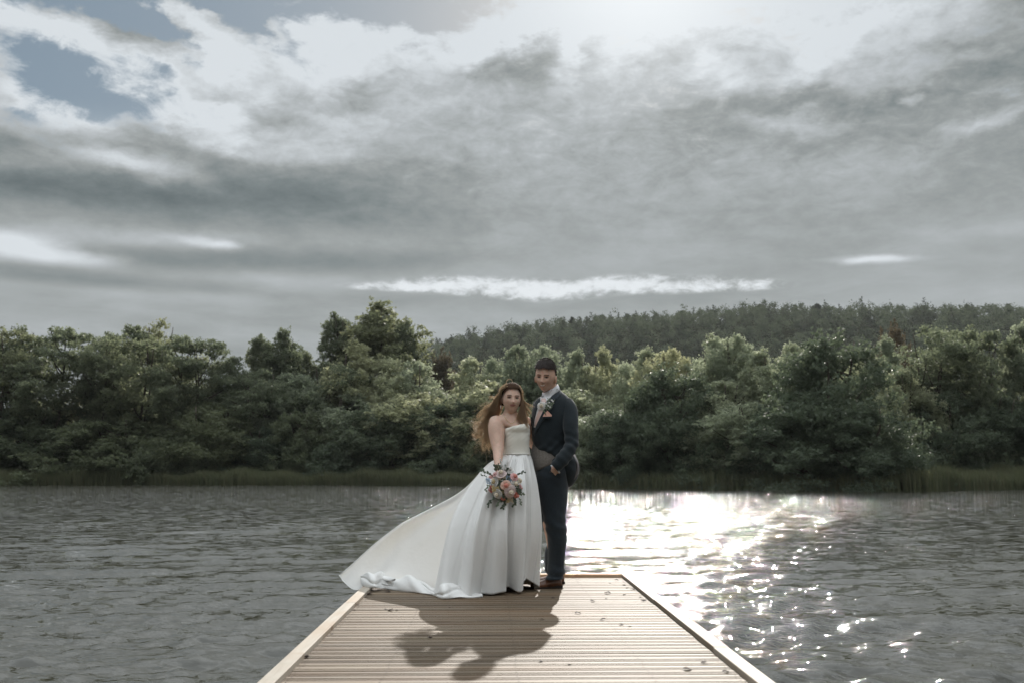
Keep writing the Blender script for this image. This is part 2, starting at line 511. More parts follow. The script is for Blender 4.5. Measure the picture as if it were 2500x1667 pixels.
def rings(rows, n=40, k=3, **kw):
    """rows (y,xl,xr,Y,b) interpolated smoothly"""
    r = cat(rows, (len(rows) - 1) * k + 1)
    return [ring(*q[:5], n=n, tilt=(q[5] if len(q) > 5 else 0), **kw) for q in r]


def tube(pts, radii, n=14, k=4, flat=1.0, cap=True, up=(0, 0, 1)):
    d = np.array([list(p) + [r] for p, r in zip(pts, radii)])
    d = cat(d, (len(pts) - 1) * k + 1)
    c, r = d[:, :3], d[:, 3]
    tan = np.gradient(c, axis=0)
    out = []
    ref = Vector(up)
    for i in range(len(c)):
        t = Vector(tan[i]).normalized()
        s = t.cross(ref)
        if s.length < 1e-3: s = t.cross(Vector((1, 0, 0)))
        s.normalize()
        u = s.cross(t)
        th = np.linspace(0, 2 * math.pi, n, endpoint=False)
        out.append(np.array([c[i] + np.array(s) * math.cos(a) * r[i] + np.array(u) * math.sin(a) * r[i] * flat for a in th]))
    return loft(out, cap)


def ell(c, r, n=16, m=12):
    rs = []
    for i in range(1, m):
        ph = math.pi * i / m
        th = np.linspace(0, 2 * math.pi, n, endpoint=False)
        rs.append(np.stack([c[0] + r[0] * math.sin(ph) * np.cos(th), c[1] + r[1] * math.sin(ph) * np.sin(th), np.full(n, c[2] + r[2] * math.cos(ph))], 1))
    return loft(rs)


def merge(parts):
    V, Fc = [], []
    for v, f in parts:
        o = len(V)
        V += [tuple(p) for p in v]
        Fc += [tuple(i + o for i in q) for q in f]
    return V, Fc


def remesh(name, parts, voxel=.006, smooth=3, m=None, parent=None):
    V, Fc = merge(parts)
    o = mk('tmp', V, Fc)
    bm = bmesh.new(); bm.from_mesh(o.data)
    bmesh.ops.recalc_face_normals(bm, faces=bm.faces)
    bm.to_mesh(o.data); bm.free()
    md = o.modifiers.new('r', 'REMESH')
    md.mode, md.voxel_size = 'VOXEL', voxel
    md.use_smooth_shade = True
    if smooth:
        ms = o.modifiers.new('s', 'SMOOTH')
        ms.factor, ms.iterations = .5, smooth
    dg = bpy.context.evaluated_depsgraph_get()
    me = bpy.data.meshes.new_from_object(o.evaluated_get(dg))
    me.name = name
    bpy.data.objects.remove(o)
    me.materials.clear()
    if m: me.materials.append(m)
    me.polygons.foreach_set('use_smooth', [True] * len(me.polygons))
    return link(name, me, parent)


def wrinkle(me, fn):
    """move each vertex along its normal by fn(co)"""
    n = len(me.vertices)
    co = np.empty(n * 3, np.float32); me.vertices.foreach_get('co', co); co = co.reshape(-1, 3)
    no = np.empty(n * 3, np.float32); me.vertices.foreach_get('normal', no); no = no.reshape(-1, 3)
    d = np.array([fn(Vector(c)) for c in co.tolist()], np.float32)
    me.vertices.foreach_set('co', (co + no * d[:, None]).ravel())
    me.update()


def bvh(*objs):
    V, Pg = [], []
    for o in objs:
        k = len(V)
        V += [v.co.copy() for v in o.data.vertices]
        Pg += [tuple(i + k for i in p.vertices) for p in o.data.polygons]
    return BVHTree.FromPolygons(V, Pg)


def patch(name, poly, tree, off, thick, m, parent, Yd=7.8, sub=3, smooth_n=1, fold=None):
    """cloth piece with a given outline, laid on the surface under it and given its thickness"""
    bm = bmesh.new()
    vs_ = [bm.verts.new((x, y, 0)) for x, y in poly]
    f = bm.faces.new(vs_)
    bmesh.ops.triangulate(bm, faces=[f])
    for _ in range(sub):
        bmesh.ops.subdivide_edges(bm, edges=bm.edges[:], cuts=1, use_grid_fill=True)
    o_ = Vector((0, 0, HC))
    hits = []
    for v in bm.verts:
        r = ray(v.co.x, v.co.y).normalized()
        h = tree.ray_cast(o_, r)
        hits.append(h[3])
    ok = [h for h in hits if h]
    md = sorted(ok)[len(ok) // 2] if ok else Yd
    for v, h in zip(bm.verts, hits):
        r = ray(v.co.x, v.co.y).normalized()
        d = h if h and abs(h - md) < .12 else md
        ff = fold(v.co.x, v.co.y) if fold else 0
        v.co = o_ + r * (d - off - ff)
    for _ in range(smooth_n):
        bmesh.ops.smooth_vert(bm, verts=[v for v in bm.verts if not v.is_boundary], factor=.5, use_axis_x=True, use_axis_y=True, use_axis_z=True)
    me = bpy.data.meshes.new(name)
    bmesh.ops.recalc_face_normals(bm, faces=bm.faces)
    if sum(f_.normal.y for f_ in bm.faces) > 0:
        bmesh.ops.reverse_faces(bm, faces=bm.faces)
    bm.to_mesh(me); bm.free()
    me.materials.append(m)
    me.polygons.foreach_set('use_smooth', [True] * len(me.polygons))
    o = link(name, me, parent)
    sm = o.modifiers.new('thickness', 'SOLIDIFY')
    sm.thickness, sm.offset = thick, -1
    return o


rng = np.random.default_rng(7)
random.seed(7)

# ================================================================== SETTING
# ---- lake: one sheet of water with real waves
SHORE = [(-400, 96), (-200, 95), (-90, 95), (-44.6, 92.6), (-20, 90.5), (-2.5, 87), (3, 81), (6.4, 76.9), (12, 72), (17, 68.9), (21, 64), (24, 61.8), (27, 63.5), (30, 68), (37.5, 69.8), (60, 73), (110, 76), (400, 80)]
SX, SY = zip(*SHORE)


def shoreY(x): return np.interp(x, SX, SY)


waves = []
wr = random.Random(11)
for k in range(72):
    lam = 0.13 * (1.9 / 0.13) ** (k / 71)
    lam *= wr.uniform(.9, 1.1)
    kk = 2 * math.pi / lam
    a = rad(-90 + 12 + wr.gauss(0, 24 if lam < .8 else 15))
    slope = 0.064 * (1.0 if lam < .5 else .50)
    waves.append((kk * math.cos(a), kk * math.sin(a), slope / kk, wr.uniform(0, 6.28), kk, lam))
azs = np.concatenate([np.linspace(-180, -62, 40)[:-1], np.linspace(-62, -33, 60)[:-1], np.linspace(-33, 33, 950), np.linspace(33, 62, 60)[1:], np.linspace(62, 180, 40)[1:]])
azs = np.radians(azs[:-1])
hw = HC - WATER
ypx = np.concatenate([np.array([2600, 1400, 900, 650, 480]), np.linspace(400, 12, 620)])
ds = np.concatenate([hw * 995 / ypx, np.array([125, 160, 250, 400, 600])])
A, Dg = np.meshgrid(azs, ds)
X0, Y0 = Dg * np.sin(A), Dg * np.cos(A)
dd = np.gradient(ds)[:, None] * np.ones_like(A)
lat = (np.gradient(azs)[None, :] * Dg)
res = np.maximum(dd, lat)
Hh = np.zeros_like(X0); DX = np.zeros_like(X0); DY = np.zeros_like(X0)
gust = 0.75 + 0.25 * np.sin(X0 * .21 + 1.3 * np.sin(Y0 * .13)) * np.sin(Y0 * .17 + .6)
for kx, ky, am, ph, kk, lam in waves:
    fade = np.clip((lam / res - 2.2) / 2.5, 0, 1)
    arg = kx * X0 + ky * Y0 + ph
    s_, c_ = np.sin(arg), np.cos(arg)
    Hh += am * fade * s_ * gust
    DX -= kx / kk * am * fade * c_ * .9
    DY -= ky / kk * am * fade * c_ * .9
Vw = np.stack([X0 - DX * -1 * -1, Y0 + DY, WATER + Hh], -1).reshape(-1, 3)
nr, nc = X0.shape
ii, jj = np.meshgrid(np.arange(nr - 1), np.arange(nc), indexing='ij')
jn = (jj + 1) % nc
Fw = np.stack([ii * nc + jj, (ii + 1) * nc + jj, (ii + 1) * nc + jn, ii * nc + jn], -1).reshape(-1, 4)
Vw = np.vstack([Vw, [[0, 0, WATER]]])
ctr = len(Vw) - 1
j0 = np.arange(nc)
Ft = np.stack([np.full(nc, ctr), j0, (j0 + 1) % nc, (j0 + 1) % nc], -1)
m, t, out = mat('water')
pos = t.n('ShaderNodeNewGeometry').outputs['Position']
gn = t.n('ShaderNodeNewGeometry').outputs['Normal']
dist = t.vmath('LENGTH', pos, out=1)
# ripples too small for the mesh: random facet tilts (finer with distance the mesh itself gives up its waves)
tA = t.noise(t.mapping(pos, rot=(0, 0, rad(12)), sc=(1.0, 2.6, 1)), 2.6, 3, .6, .3, out=1)
tB = t.noise(t.mapping(pos, rot=(0, 0, rad(-16)), sc=(1.0, 3.6, 1)), 8.0, 4, .66, .5, out=1)
tC = t.noise(t.mapping(pos, rot=(0, 0, rad(20)), sc=(1.0, 1.6, 1)), 55.0, 2, .6, .3, out=1)
half = (-.5, -.5, -.5)
sA = t.vmath('SCALE', t.vmath('ADD', tA, half), scale=t.mrange(dist, 8, 45, .45, 2.3))
wind = t.mrange(t.noise(t.mapping(pos, sc=(.35, 1.0, 1)), .16, 3, .6), .35, .65, .65, 1.3)
sB = t.vmath('SCALE', t.vmath('ADD', tB, half), scale=t.math('MULTIPLY', wind, t.mrange(dist, 8, 40, 1.05, 1.5)))
sC = t.vmath('SCALE', t.vmath('ADD', tC, half), scale=.34)
slope = t.vmath('MULTIPLY', t.vmath('ADD', t.vmath('ADD', sA, sB), sC), (1.25, 1.0, 0.0))
nrm_ = t.vmath('NORMALIZE', t.vmath('ADD', gn, slope))
pw = t.n('ShaderNodeBsdfPrincipled', ins={'Base Color': (.046, .044, .032, 1), 'Roughness': .03, 'IOR': 1.62, 'Specular IOR Level': .5, 'Normal': nrm_})
t.t.links.new(pw.outputs[0], out.inputs[0])
M['water'] = m
lake = mk('lake', Vw, Fw.astype(np.int32), M['water'])
bm = bmesh.new(); bm.from_mesh(lake.data); bm.verts.ensure_lookup_table()
for a_ in range(nc):
    bm.faces.new((bm.verts[ctr], bm.verts[a_], bm.verts[(a_ + 1) % nc])) if False else None
bm.free()
lake['kind'] = 'structure'
lake['label'] = 'grey rippled lake water glittering under the sun'


# ---- ground on the far shore, rising into the wooded hill; lake bed under the water
def smooth01(t): t = np.clip(t, 0, 1); return t * t * (3 - 2 * t)


RIDGE_PX = [(300, 1010), (700, 960), (900, 905), (1004, 860), (1063, 846), (1169, 826), (1275, 806), (1371, 796), (1488, 783), (1594, 781), (1701, 772), (1855, 760), (1966, 764), (2125, 762), (2500, 760), (3000, 770), (4000, 800)]
RA, RZ = [], []
for px_, py_ in RIDGE_PX:
    q = P(px_, py_, 500)
    RA.append(q.x / 500); RZ.append(q.z - 6.5)


def groundZ(x, y):
    s = y - shoreY(x)
    z = WATER - 1.6 + 1.6 * smooth01((s + 12) / 12) + .55 * smooth01(s / 5) + .5 * smooth01((s - 5) / 40)
    rz = np.interp(x / np.maximum(y, 1), RA, RZ)
    up = smooth01((y - 230) / 270)
    return z + (np.maximum(rz, 0) + .2) * up ** 1.3 * (1 - .25 * smooth01((y - 520) / 500))


gx = np.concatenate([[-650, -500, -400], np.linspace(-300, -60, 30), np.linspace(-58, 58, 110), np.linspace(60, 450, 70), [520, 650]])
gy = np.concatenate([[-650, -400, -200, 0, 30, 48], np.linspace(52, 110, 80), np.linspace(112, 240, 30), np.linspace(245, 620, 60), [650]])
GX, GY = np.meshgrid(gx, gy)
GZ = groundZ(GX, GY)
GZ += np.where(GY > shoreY(GX) + 1, .12 * np.sin(GX * 1.3) * np.sin(GY * .9), 0)
Vg = np.stack([GX, GY, GZ], -1).reshape(-1, 3)
nr, nc = GX.shape
ii, jj = np.meshgrid(np.arange(nr - 1), np.arange(nc - 1), indexing='ij')
Fg = np.stack([ii * nc + jj, ii * nc + jj + 1, (ii + 1) * nc + jj + 1, (ii + 1) * nc + jj], -1).reshape(-1, 4)
mk('ground', Vg, Fg, M['soil'], kind='structure', label='dark lake shore rising to a wooded hill')


# ================================================================== TREES
def leaves(C, R_, n, size, r, flat=.85, shell=.25, upb=.3, thin=1.0):
    """n leaf faces spread through clumps C (k,3) with radii R_ (k,)"""
    w_ = R_ ** 2
    idx = r.choice(len(C), n, p=w_ / w_.sum())
    d = r.normal(size=(n, 3)); d /= np.linalg.norm(d, axis=1)[:, None]
    rr = (shell + (1 - shell) * r.random(n)) ** .8 * (1 + .30 * r.normal(size=n))
    d2 = d.copy(); d2[:, 2] *= flat
    c = C[idx] + d2 * (R_[idx] * rr)[:, None]
    nrm = d * .6 + r.normal(size=(n, 3)) * .7 + np.array([0, 0, upb])
    nrm /= np.linalg.norm(nrm, axis=1)[:, None]
    a = np.cross(nrm, r.normal(size=(n, 3))); a /= np.linalg.norm(a, axis=1)[:, None]
    b = np.cross(nrm, a)
    s = (size * (.6 + .8 * r.random(n)))[:, None]
    v = np.stack([c - a * s * .5 - b * s * .35 * thin, c + a * s * .5 - b * s * .35 * thin, c + b * s * .6 * thin], 1)
    return v.reshape(-1, 3), np.arange(n * 3).reshape(-1, 3)


def limb(path, r0, r1, n=6, k=3):
    rr = np.linspace(r0, r1, len(path))
    return tube(path, rr, n=n, k=k)


PROTO = {}


def make_tree(kind, seed, H=10., Wd=6., base=.25, ncl=60, nlv=11000, size=.2, flat=.88, prof='round', crad=.13, layered=False, trunk_r=.16, forks=2, m='leaf_alder', vis=1.0):
    r = np.random.default_rng(seed)
    rr = random.Random(seed)
    C, R_ = [], []
    while len(C) < ncl * 8:
        h = base + (1 - base) * r.random() ** .85
        t_ = (h - base) / (1 - base)
        if prof == 'round': e = math.sqrt(max(0, 1 - (2 * t_ - .95) ** 2 * .97))
        elif prof == 'flat': e = .55 + .45 * math.sin(min(1, t_ * 1.25) * math.pi * .5) if t_ < .82 else math.sqrt(max(0, 1 - ((t_ - .82) / .2) ** 2))
        elif prof == 'dome': e = math.sqrt(max(0.02, 1 - t_ ** 2.2))
        elif prof == 'spire': e = (1 - t_) ** .85 * 1.0 + .04
        elif prof == 'poplar': e = math.sin(min(1, (t_ * .9 + .1)) * math.pi) ** .55
        rad_ = Wd / 2 * e * (r.random() ** .5 if r.random() < .75 else 1.0)
        a = r.random() * 6.283
        lob = 1 + .22 * math.sin(3 * a + seed) + .13 * math.sin(5 * a + 2 * seed + 7 * h)
        cr = Wd * crad * r.uniform(.6, 1.2) * (.7 if t_ > .85 else 1)
        c0 = np.array((rad_ * lob * math.cos(a), rad_ * lob * math.sin(a), H * h - cr * .6))
        C.append(tuple(c0)); R_.append(cr)
        for _ in range(7):      # twigs round each bough
            d_ = r.normal(size=3); d_ /= np.linalg.norm(d_); d_[2] *= (.45 if layered else .9)
            C.append(tuple(c0 + d_ * cr * r.uniform(.7, 1.9))); R_.append(cr * r.uniform(.28, .6))
    C, R_ = np.array(C), np.array(R_)
    v, f = leaves(C, R_ * (1.25 if layered else 1.1), int(nlv * (1.9 if layered else 2.5)), size * .82, r, flat=.5 if layered else flat)
    cm = bpy.data.meshes.new(kind + '_crown')
    o = mk('crown', v, f, M[m], smooth=False)
    cm = o.data; bpy.data.objects.remove(o)
    # trunk and limbs
    parts = []
    for q in range(forks):
        a = rr.uniform(0, 6.28)
        lean = Wd * (.10 if forks > 1 else .03)
        pts = [(0.15 * q * math.cos(a), .15 * q * math.sin(a), -.6)]
        for s in (.2, .45, .7, .95):
            pts.append((lean * s * 2 * math.cos(a) + rr.gauss(0, .12), lean * s * 2 * math.sin(a) + rr.gauss(0, .12), H * s))
        parts.append(limb(pts, trunk_r, .03))
        for _ in range(int(9 / forks) + 2):
            c = C[rr.randrange(len(C))]
            h0 = max(.15, min(.85, c[2] / H - rr.uniform(.12, .25)))
            b0 = (lean * h0 * 2 * math.cos(a), lean * h0 * 2 * math.sin(a), H * h0)
            mid = ((b0[0] * .45 + c[0] * .55), (b0[1] * .45 + c[1] * .55), (b0[2] * .6 + c[2] * .4))
            parts.append(limb([b0, mid, tuple(c)], trunk_r * .45, .02, n=5, k=2))
    V, Fc = merge(parts)
    o = mk('trunk', V, Fc, M['bark'])
    tm = o.data; bpy.data.objects.remove(o)
    PROTO[kind] = (cm, tm, H, Wd)


make_tree('alder1', 1, 11, 5.2, .30, 46, 9500, .19, prof='flat', crad=.15, layered=True, forks=2, m='leaf_alder')
make_tree('alder2', 2, 11, 5.6, .26, 52, 9500, .19, prof='flat', crad=.15, layered=True, forks=3, m='leaf_alder')
make_tree('alder3', 3, 11, 5.0, .34, 40, 8500, .19, prof='round', crad=.15, layered=True, forks=1, m='leaf_alder')
make_tree('pale1', 4, 10, 6.0, .14, 80, 12000, .19, prof='round', crad=.12, forks=2, m='leaf_sunlit')
make_tree('pale2', 5, 10, 6.0, .10, 85, 12000, .19, prof='dome', crad=.12, forks=3, m='leaf_sunlit')
make_tree('pale3', 15, 10, 5.0, .12, 70, 11000, .19, prof='poplar', crad=.12, forks=2, m='leaf_sunlit')
make_tree('poplar1', 6, 14, 5.4, .10, 110, 15000, .22, prof='poplar', crad=.135, forks=2, m='leaf_alder')
make_tree('poplar2', 16, 14, 5.4, .08, 130, 16000, .22, prof='round', crad=.14, forks=2, m='leaf_alder')
make_tree('dark1', 7, 8, 7.0, .02, 110, 15000, .19, prof='dome', crad=.11, forks=3, m='leaf_shaded')
make_tree('dark2', 8, 8, 7.0, .0, 110, 15000, .19, prof='dome', crad=.10, forks=3, m='leaf_shaded')
make_tree('brown1', 9, 9, 7.0, .1, 70, 9000, .22, prof='dome', crad=.13, forks=2, m='leaf_brown')
make_tree('bush1', 10, 4, 5.0, .0, 60, 7000, .17, prof='dome', crad=.13, forks=3, m='leaf_shaded', trunk_r=.07)
make_tree('bush2', 12, 4, 5.0, .0, 60, 7000, .17, prof='dome', crad=.13, forks=3, m='leaf_alder', trunk_r=.07)
make_tree('fir1', 13, 15, 6.0, .12, 90, 2600, .75, prof='spire', crad=.10, forks=1, m='leaf_fir', trunk_r=.2)
make_tree('fir2', 14, 15, 7.5, .30, 40, 1900, .85, prof='spire', crad=.14, forks=1, m='leaf_fir', trunk_r=.2)


def tree(kind, px, topy, hw_px, back, label, name='tree', group='trees along the far shore', rot=None, Y=None):
    """px/topy: where the crown top stands in the view; back: metres behind the waterline"""
    cm, tm, H, Wd = PROTO[kind]
    yy = 80.0
    for _ in range(6):
        q = P(px, topy, yy)
        yy = float(shoreY(q.x)) + back if Y is None else Y
    q = P(px, topy, yy)
    gz = float(groundZ(q.x, q.y)) - .15
    root = empty(name, (q.x, q.y, gz), label, 'tree' if 'bush' not in kind else 'shrub', group)
    sz = (q.z - gz) / H
    sxy = 2 * hw_px * yy / F / Wd * (1.22 if 'poplar' in kind else 1.25 if 'pale' in kind else 1.08)
    root.scale = (sxy, sxy, sz)
    root.rotation_euler = (0, 0, rng.uniform(0, 6.28) if rot is None else rot)
    link('crown', cm, root)
    link('trunk', tm, root)
    return root


L = 'leafy alder with layered boughs'
TREES = [
    # left bank alders, open crowns
    ('alder1', 20, 800, 80, 4, 'layered alder cut by the left edge of the photo', 'alder'),
    ('alder2', 72, 797, 75, 6, 'tall flat-topped alder, second tree from the left edge', 'alder'),
    ('alder3', 154, 795, 85, 5, 'tall alder with a rounded dark top, third from the left edge', 'alder'),
    ('alder1', 225, 812, 60, 7, 'slim alder in the dip right of the rounded dark top', 'alder'),
    ('alder2', 262, 814, 60, 4, 'alder with a bare forked trunk above the dark bank', 'alder'),
    ('alder3', 322, 790, 62, 14, 'alder behind the others at the left shoulder of the highest left crown', 'alder'),
    ('alder2', 398, 781, 70, 16, 'highest alder of the left bank with dark top', 'alder'),
    ('alder1', 350, 822, 80, 4, 'broad pale-topped alder in front of the highest left crown', 'alder'),
    ('alder3', 440, 815, 70, 5, 'alder right of the highest left crown with sunlit upper boughs', 'alder'),
    ('alder1', 505, 826, 66, 5, 'open alder with flat sprays beside the sky gap', 'alder'),
    ('alder2', 560, 868, 50, 7, 'low alder filling the sky gap left of the twin poplars', 'alder'),
    ('dark2', 95, 1010, 120, 2, 'dark shrubby tree at the waterside on the far left', 'tree'),
    ('dark1', 300, 1020, 150, 1.5, 'dark mound of foliage under the left alders', 'tree'),
    ('dark2', 520, 985, 120, 1.5, 'dark spreading tree low on the bank under the open alder', 'tree'),
    ('bush2', 420, 1060, 90, 0.8, 'low shrub behind the reeds below the left alders', 'shrub'),
    ('pale2', 200, 960, 120, 9, 'pale tree glimpsed between the trunks of the left alders', 'tree'),
    ('pale1', 470, 930, 110, 10, 'pale sunlit tree behind the trunks near the sky gap', 'tree'),
    # twin poplars and the tall pair
    ('poplar1', 636, 817, 36, 12, 'narrow poplar, left one of the twin pair beside the sky gap', 'poplar'),
    ('poplar2', 695, 809, 46, 12, 'rounded poplar, right one of the twin pair', 'poplar'),
    ('poplar1', 742, 852, 30, 14, 'short poplar at the right foot of the twin pair', 'poplar'),
    ('poplar1', 820, 766, 46, 16, 'tall narrow poplar left of the highest tree', 'poplar'),
    ('poplar2', 925, 744, 84, 16, 'highest tree on the far shore, broad dark poplar', 'poplar'),
    ('poplar1', 990, 786, 34, 15, 'thin-leaved poplar at the right side of the highest tree', 'poplar'),
    ('alder2', 640, 900, 75, 6, 'mid-height alder in front of the twin poplars', 'alder'),
    ('pale1', 715, 905, 70, 7, 'pale tree below the rounded twin poplar', 'tree'),
    ('alder2', 800, 880, 75, 8, 'mid-height alder below the tall narrow poplar', 'alder'),
    ('pale3', 868, 842, 70, 9, 'sunlit tree in front of the highest poplar', 'tree'),
    ('pale1', 945, 868, 80, 9, 'pale round tree below the right half of the highest poplar', 'tree'),
    ('pale2', 1010, 880, 75, 8, 'pale tree at the left foot of the wooded hill', 'tree'),
    ('pale3', 860, 960, 70, 5, 'pale slim tree with a dark trunk left of centre', 'tree'),
    ('pale1', 1010, 955, 95, 5, 'pale spreading tree behind the dark domes left of the bride', 'tree'),
    ('dark1', 742, 1000, 80, 2, 'dark dome-shaped tree at the water below the twin poplars', 'tree'),
    ('dark2', 650, 1045, 90, 1.8, 'low dark tree left of the dark dome', 'tree'),
    ('dark2', 965, 978, 125, 2, 'broad dark dome-shaped tree left of the bride', 'tree'),
    ('bush1', 850, 1065, 80, 1.2, 'dark waterside shrub between the two dark domes', 'shrub'),
    ('dark1', 1110, 975, 95, 3, 'dark tree directly behind the blowing hair of the bride', 'tree'),
    # middle
    ('brown1', 1083, 866, 62, 18, 'brownish round tree at the left foot of the hill', 'tree'),
    ('pale3', 1150, 880, 60, 10, 'pale slim tree left above the head of the bride', 'tree'),
    ('pale1', 1200, 868, 45, 14, 'small pale crown left of the twin pale crowns', 'tree'),
    ('pale2', 1266, 843, 60, 14, 'pale round crown, left one behind the heads of the couple', 'tree'),
    ('pale1', 1335, 841, 66, 15, 'pale round crown directly behind the head of the groom', 'tree'),
    ('pale3', 1412, 860, 44, 15, 'pale crown just right of the head of the groom', 'tree'),
    ('pale3', 1472, 855, 42, 14, 'pointed pale tree second right of the groom', 'tree'),
    ('pale1', 1525, 880, 55, 16, 'low pale crown in the dip right of the pointed pale tree', 'tree'),
    ('pale2', 1190, 930, 100, 7, 'leafy tree behind the head of the bride', 'tree'),
    ('pale1', 1390, 945, 85, 7, 'leafy tree behind the shoulder of the groom', 'tree'),
    ('dark1', 1240, 1000, 100, 4, 'dark tree behind the waists of the couple', 'tree'),
    ('alder2', 1400, 985, 60, 5, 'dark narrow tree at the right arm of the groom', 'alder'),
    ('pale2', 1475, 1000, 90, 1.5, 'pale waterside bush tree right of the groom', 'tree'),
    ('pale3', 1581, 857, 50, 13, 'pale crown third right of the groom', 'tree'),
    ('pale1', 1640, 848, 62, 12, 'pale leafy crown above the big dark rounded tree', 'tree'),
    ('dark1', 1630, 895, 115, 3, 'big dark rounded tree reaching down to the water right of the groom', 'tree'),
    ('dark2', 1545, 975, 90, 2, 'dark tree at the water left of the big rounded tree', 'tree'),
    # right
    ('pale3', 1738, 827, 62, 12, 'tall pale tree, left one of the pale pair right of centre', 'tree'),
    ('pale1', 1800, 815, 66, 12, 'tall pale tree, right one of the pale pair right of centre', 'tree'),
    ('pale2', 1760, 930, 90, 6, 'sunlit tree below the pale pair', 'tree'),
    ('pale3', 1860, 860, 60, 10, 'sunlit tree left of the great dark willow', 'tree'),
    ('pale1', 1830, 980, 85, 3, 'pale leafy tree low beside the great dark willow', 'tree'),
    ('bush1', 1760, 1080, 90, 1.0, 'dark waterside shrub in front of the sunlit trees', 'shrub'),
    ('pale2', 1930, 838, 60, 12, 'pale crown behind the left shoulder of the great willow', 'tree'),
    ('dark1', 2020, 818, 150, 4, 'great dark willow leaning over the water on the right', 'willow'),
    ('dark2', 1960, 960, 150, 1.5, 'dark lower foliage mass at the left foot of the great willow', 'willow'),
    ('dark2', 2090, 985, 120, 1.5, 'dark drooping tree at the right foot of the great willow', 'willow'),
    ('brown1', 2180, 802, 48, 40, 'round reddish-brown tree on the slope behind the great willow', 'tree'),
    ('pale3', 2162, 829, 44, 14, 'small pale crown in the notch right of the great willow', 'tree'),
    ('pale1', 2120, 850, 50, 14, 'low pale crown touching the great willow', 'tree'),
    ('alder2', 2258, 793, 80, 5, 'tall bright-topped alder right of the notch', 'alder'),
    ('pale2', 2200, 900, 60, 5, 'sunlit tree in the notch beside the tall bright alder', 'tree'),
    ('alder1', 2350, 801, 62, 5, 'tall alder with dark forked trunk, second from the right edge', 'alder'),
    ('alder3', 2420, 803, 66, 6, 'tall alder with open crown near the right edge', 'alder'),
    ('pale3', 2497, 796, 50, 6, 'pale-topped alder cut by the right edge', 'alder'),
    ('alder2', 2560, 812, 70, 6, 'alder just at the right margin', 'alder'),
    ('alder1', -50, 812, 80, 6, 'alder just at the left margin', 'alder'),
    ('dark1', 2300, 950, 110, 3, 'dark tree below the tall bright alder', 'tree'),
    ('dark2', 2430, 965, 110, 3, 'dark tree at the bank near the right edge', 'tree'),
    ('dark1', 2560, 960, 110, 3, 'dark tree at the right margin of the bank', 'tree'),
    ('dark2', -40, 985, 110, 2, 'dark tree at the left margin of the bank', 'tree'),
]
for kind, x, ty, hw_, back, lab, nm in TREES:
    tree(kind, x, ty, hw_, back + (0 if 1500 < x < 2130 else 3.2 if 'dark' in kind else 1.8), lab, nm)

# ---- skyline conifers standing out of the hill wood
ORD = 'first second third fourth fifth sixth seventh eighth ninth tenth eleventh twelfth thirteenth fourteenth fifteenth sixteenth seventeenth eighteenth nineteenth twentieth last'.split()
FIRS = [(1103, 817), (1158, 805), (1220, 797), (1262, 786), (1330, 778), (1398, 766), (1470, 762), (1532, 758), (1602, 756), (1665, 752), (1738, 748), (1812, 742), (1855, 736), (1912, 744), (1942, 736), (1994, 735), (2075, 742), (2262, 738), (2320, 744), (2362, 736), (2461, 734)]
for i, (x, ty) in enumerate(FIRS):
    k = 'fir1' if i % 3 else 'fir2'
    cm, tm, H, Wd = PROTO[k]
    q = P(x, ty + 6, 495)
    gz = float(groundZ(q.x, q.y))
    r_ = empty('fir_tree', (q.x, q.y, gz - .3), ('tallest dark fir on the hill skyline above the pale pair' if i == 12 else ORD[i] + ' dark fir from the left along the skyline of the wooded hill'), 'fir tree', 'firs on the hill skyline')
    hh_ = q.z - gz
    r_.scale = (rng.uniform(.9, 1.2), rng.uniform(.9, 1.2), hh_ / H)
    link('crown', cm, r_); link('trunk', tm, r_)

# ---- the hill wood: one mass of crowns
r = np.random.default_rng(21)
cs, rs_, tp = [], [], []
for yy in np.arange(300, 516, 9.5):
    for xx in np.arange(-110, 420, 8.5):
        x_, y_ = xx + r.uniform(-3, 3), yy + r.uniform(-3.5, 3.5)
        if abs(x_ / y_ - .27) > .40: continue
        g = float(groundZ(x_, y_))
        Ht = r.uniform(6.5, 8.0) if y_ > 470 else r.uniform(7, 11)
        conif = r.random() < (.30 if x_ / y_ < .36 else .08)
        tp.append((x_, y_, g, Ht, conif))
Vh, Fh = [], []
Vb, Fb = [], []
for x_, y_, g, Ht, conif in tp:
    n_ = 17
    if conif:
        hh = np.linspace(.08, 1, n_)
        a = r.random(n_) * 6.28
        rad_ = (1 - hh) * 3.2 + .2
        C = np.stack([x_ + rad_ * np.cos(a) * .7, y_ + rad_ * np.sin(a) * .7, g + Ht * hh * 1.1], 1)
        R_ = 1.5 * (1.15 - hh) + .35
    else:
        hh = r.uniform(.08, 1, n_)
        a = r.random(n_) * 6.28
        rad_ = 3.6 * np.sqrt(np.clip(1 - ((hh - .5) / .55) ** 2, .05, 1)) * r.random(n_) ** .5
        C = np.stack([x_ + rad_ * np.cos(a), y_ + rad_ * np.sin(a), g + Ht * hh - 1], 1)
        R_ = r.uniform(1.1, 2.0, n_)
    v, f = leaves(C, R_ * 1.15, 420, .62, r, flat=.85)
    (Vb if conif else Vh).append(v)
for nm, VV, mm in (('hill_wood', Vh, 'leaf_hill'), ('hill_conifer_wood', Vb, 'leaf_fir')):
    v = np.vstack(VV)
    mk(nm, v, np.arange(len(v)).reshape(-1, 3), M[mm], smooth=False, kind='stuff',
       label='wooded hill with closed crowns behind the lake' if nm == 'hill_wood' else 'dark conifers mixed into the hill wood', category='woods')

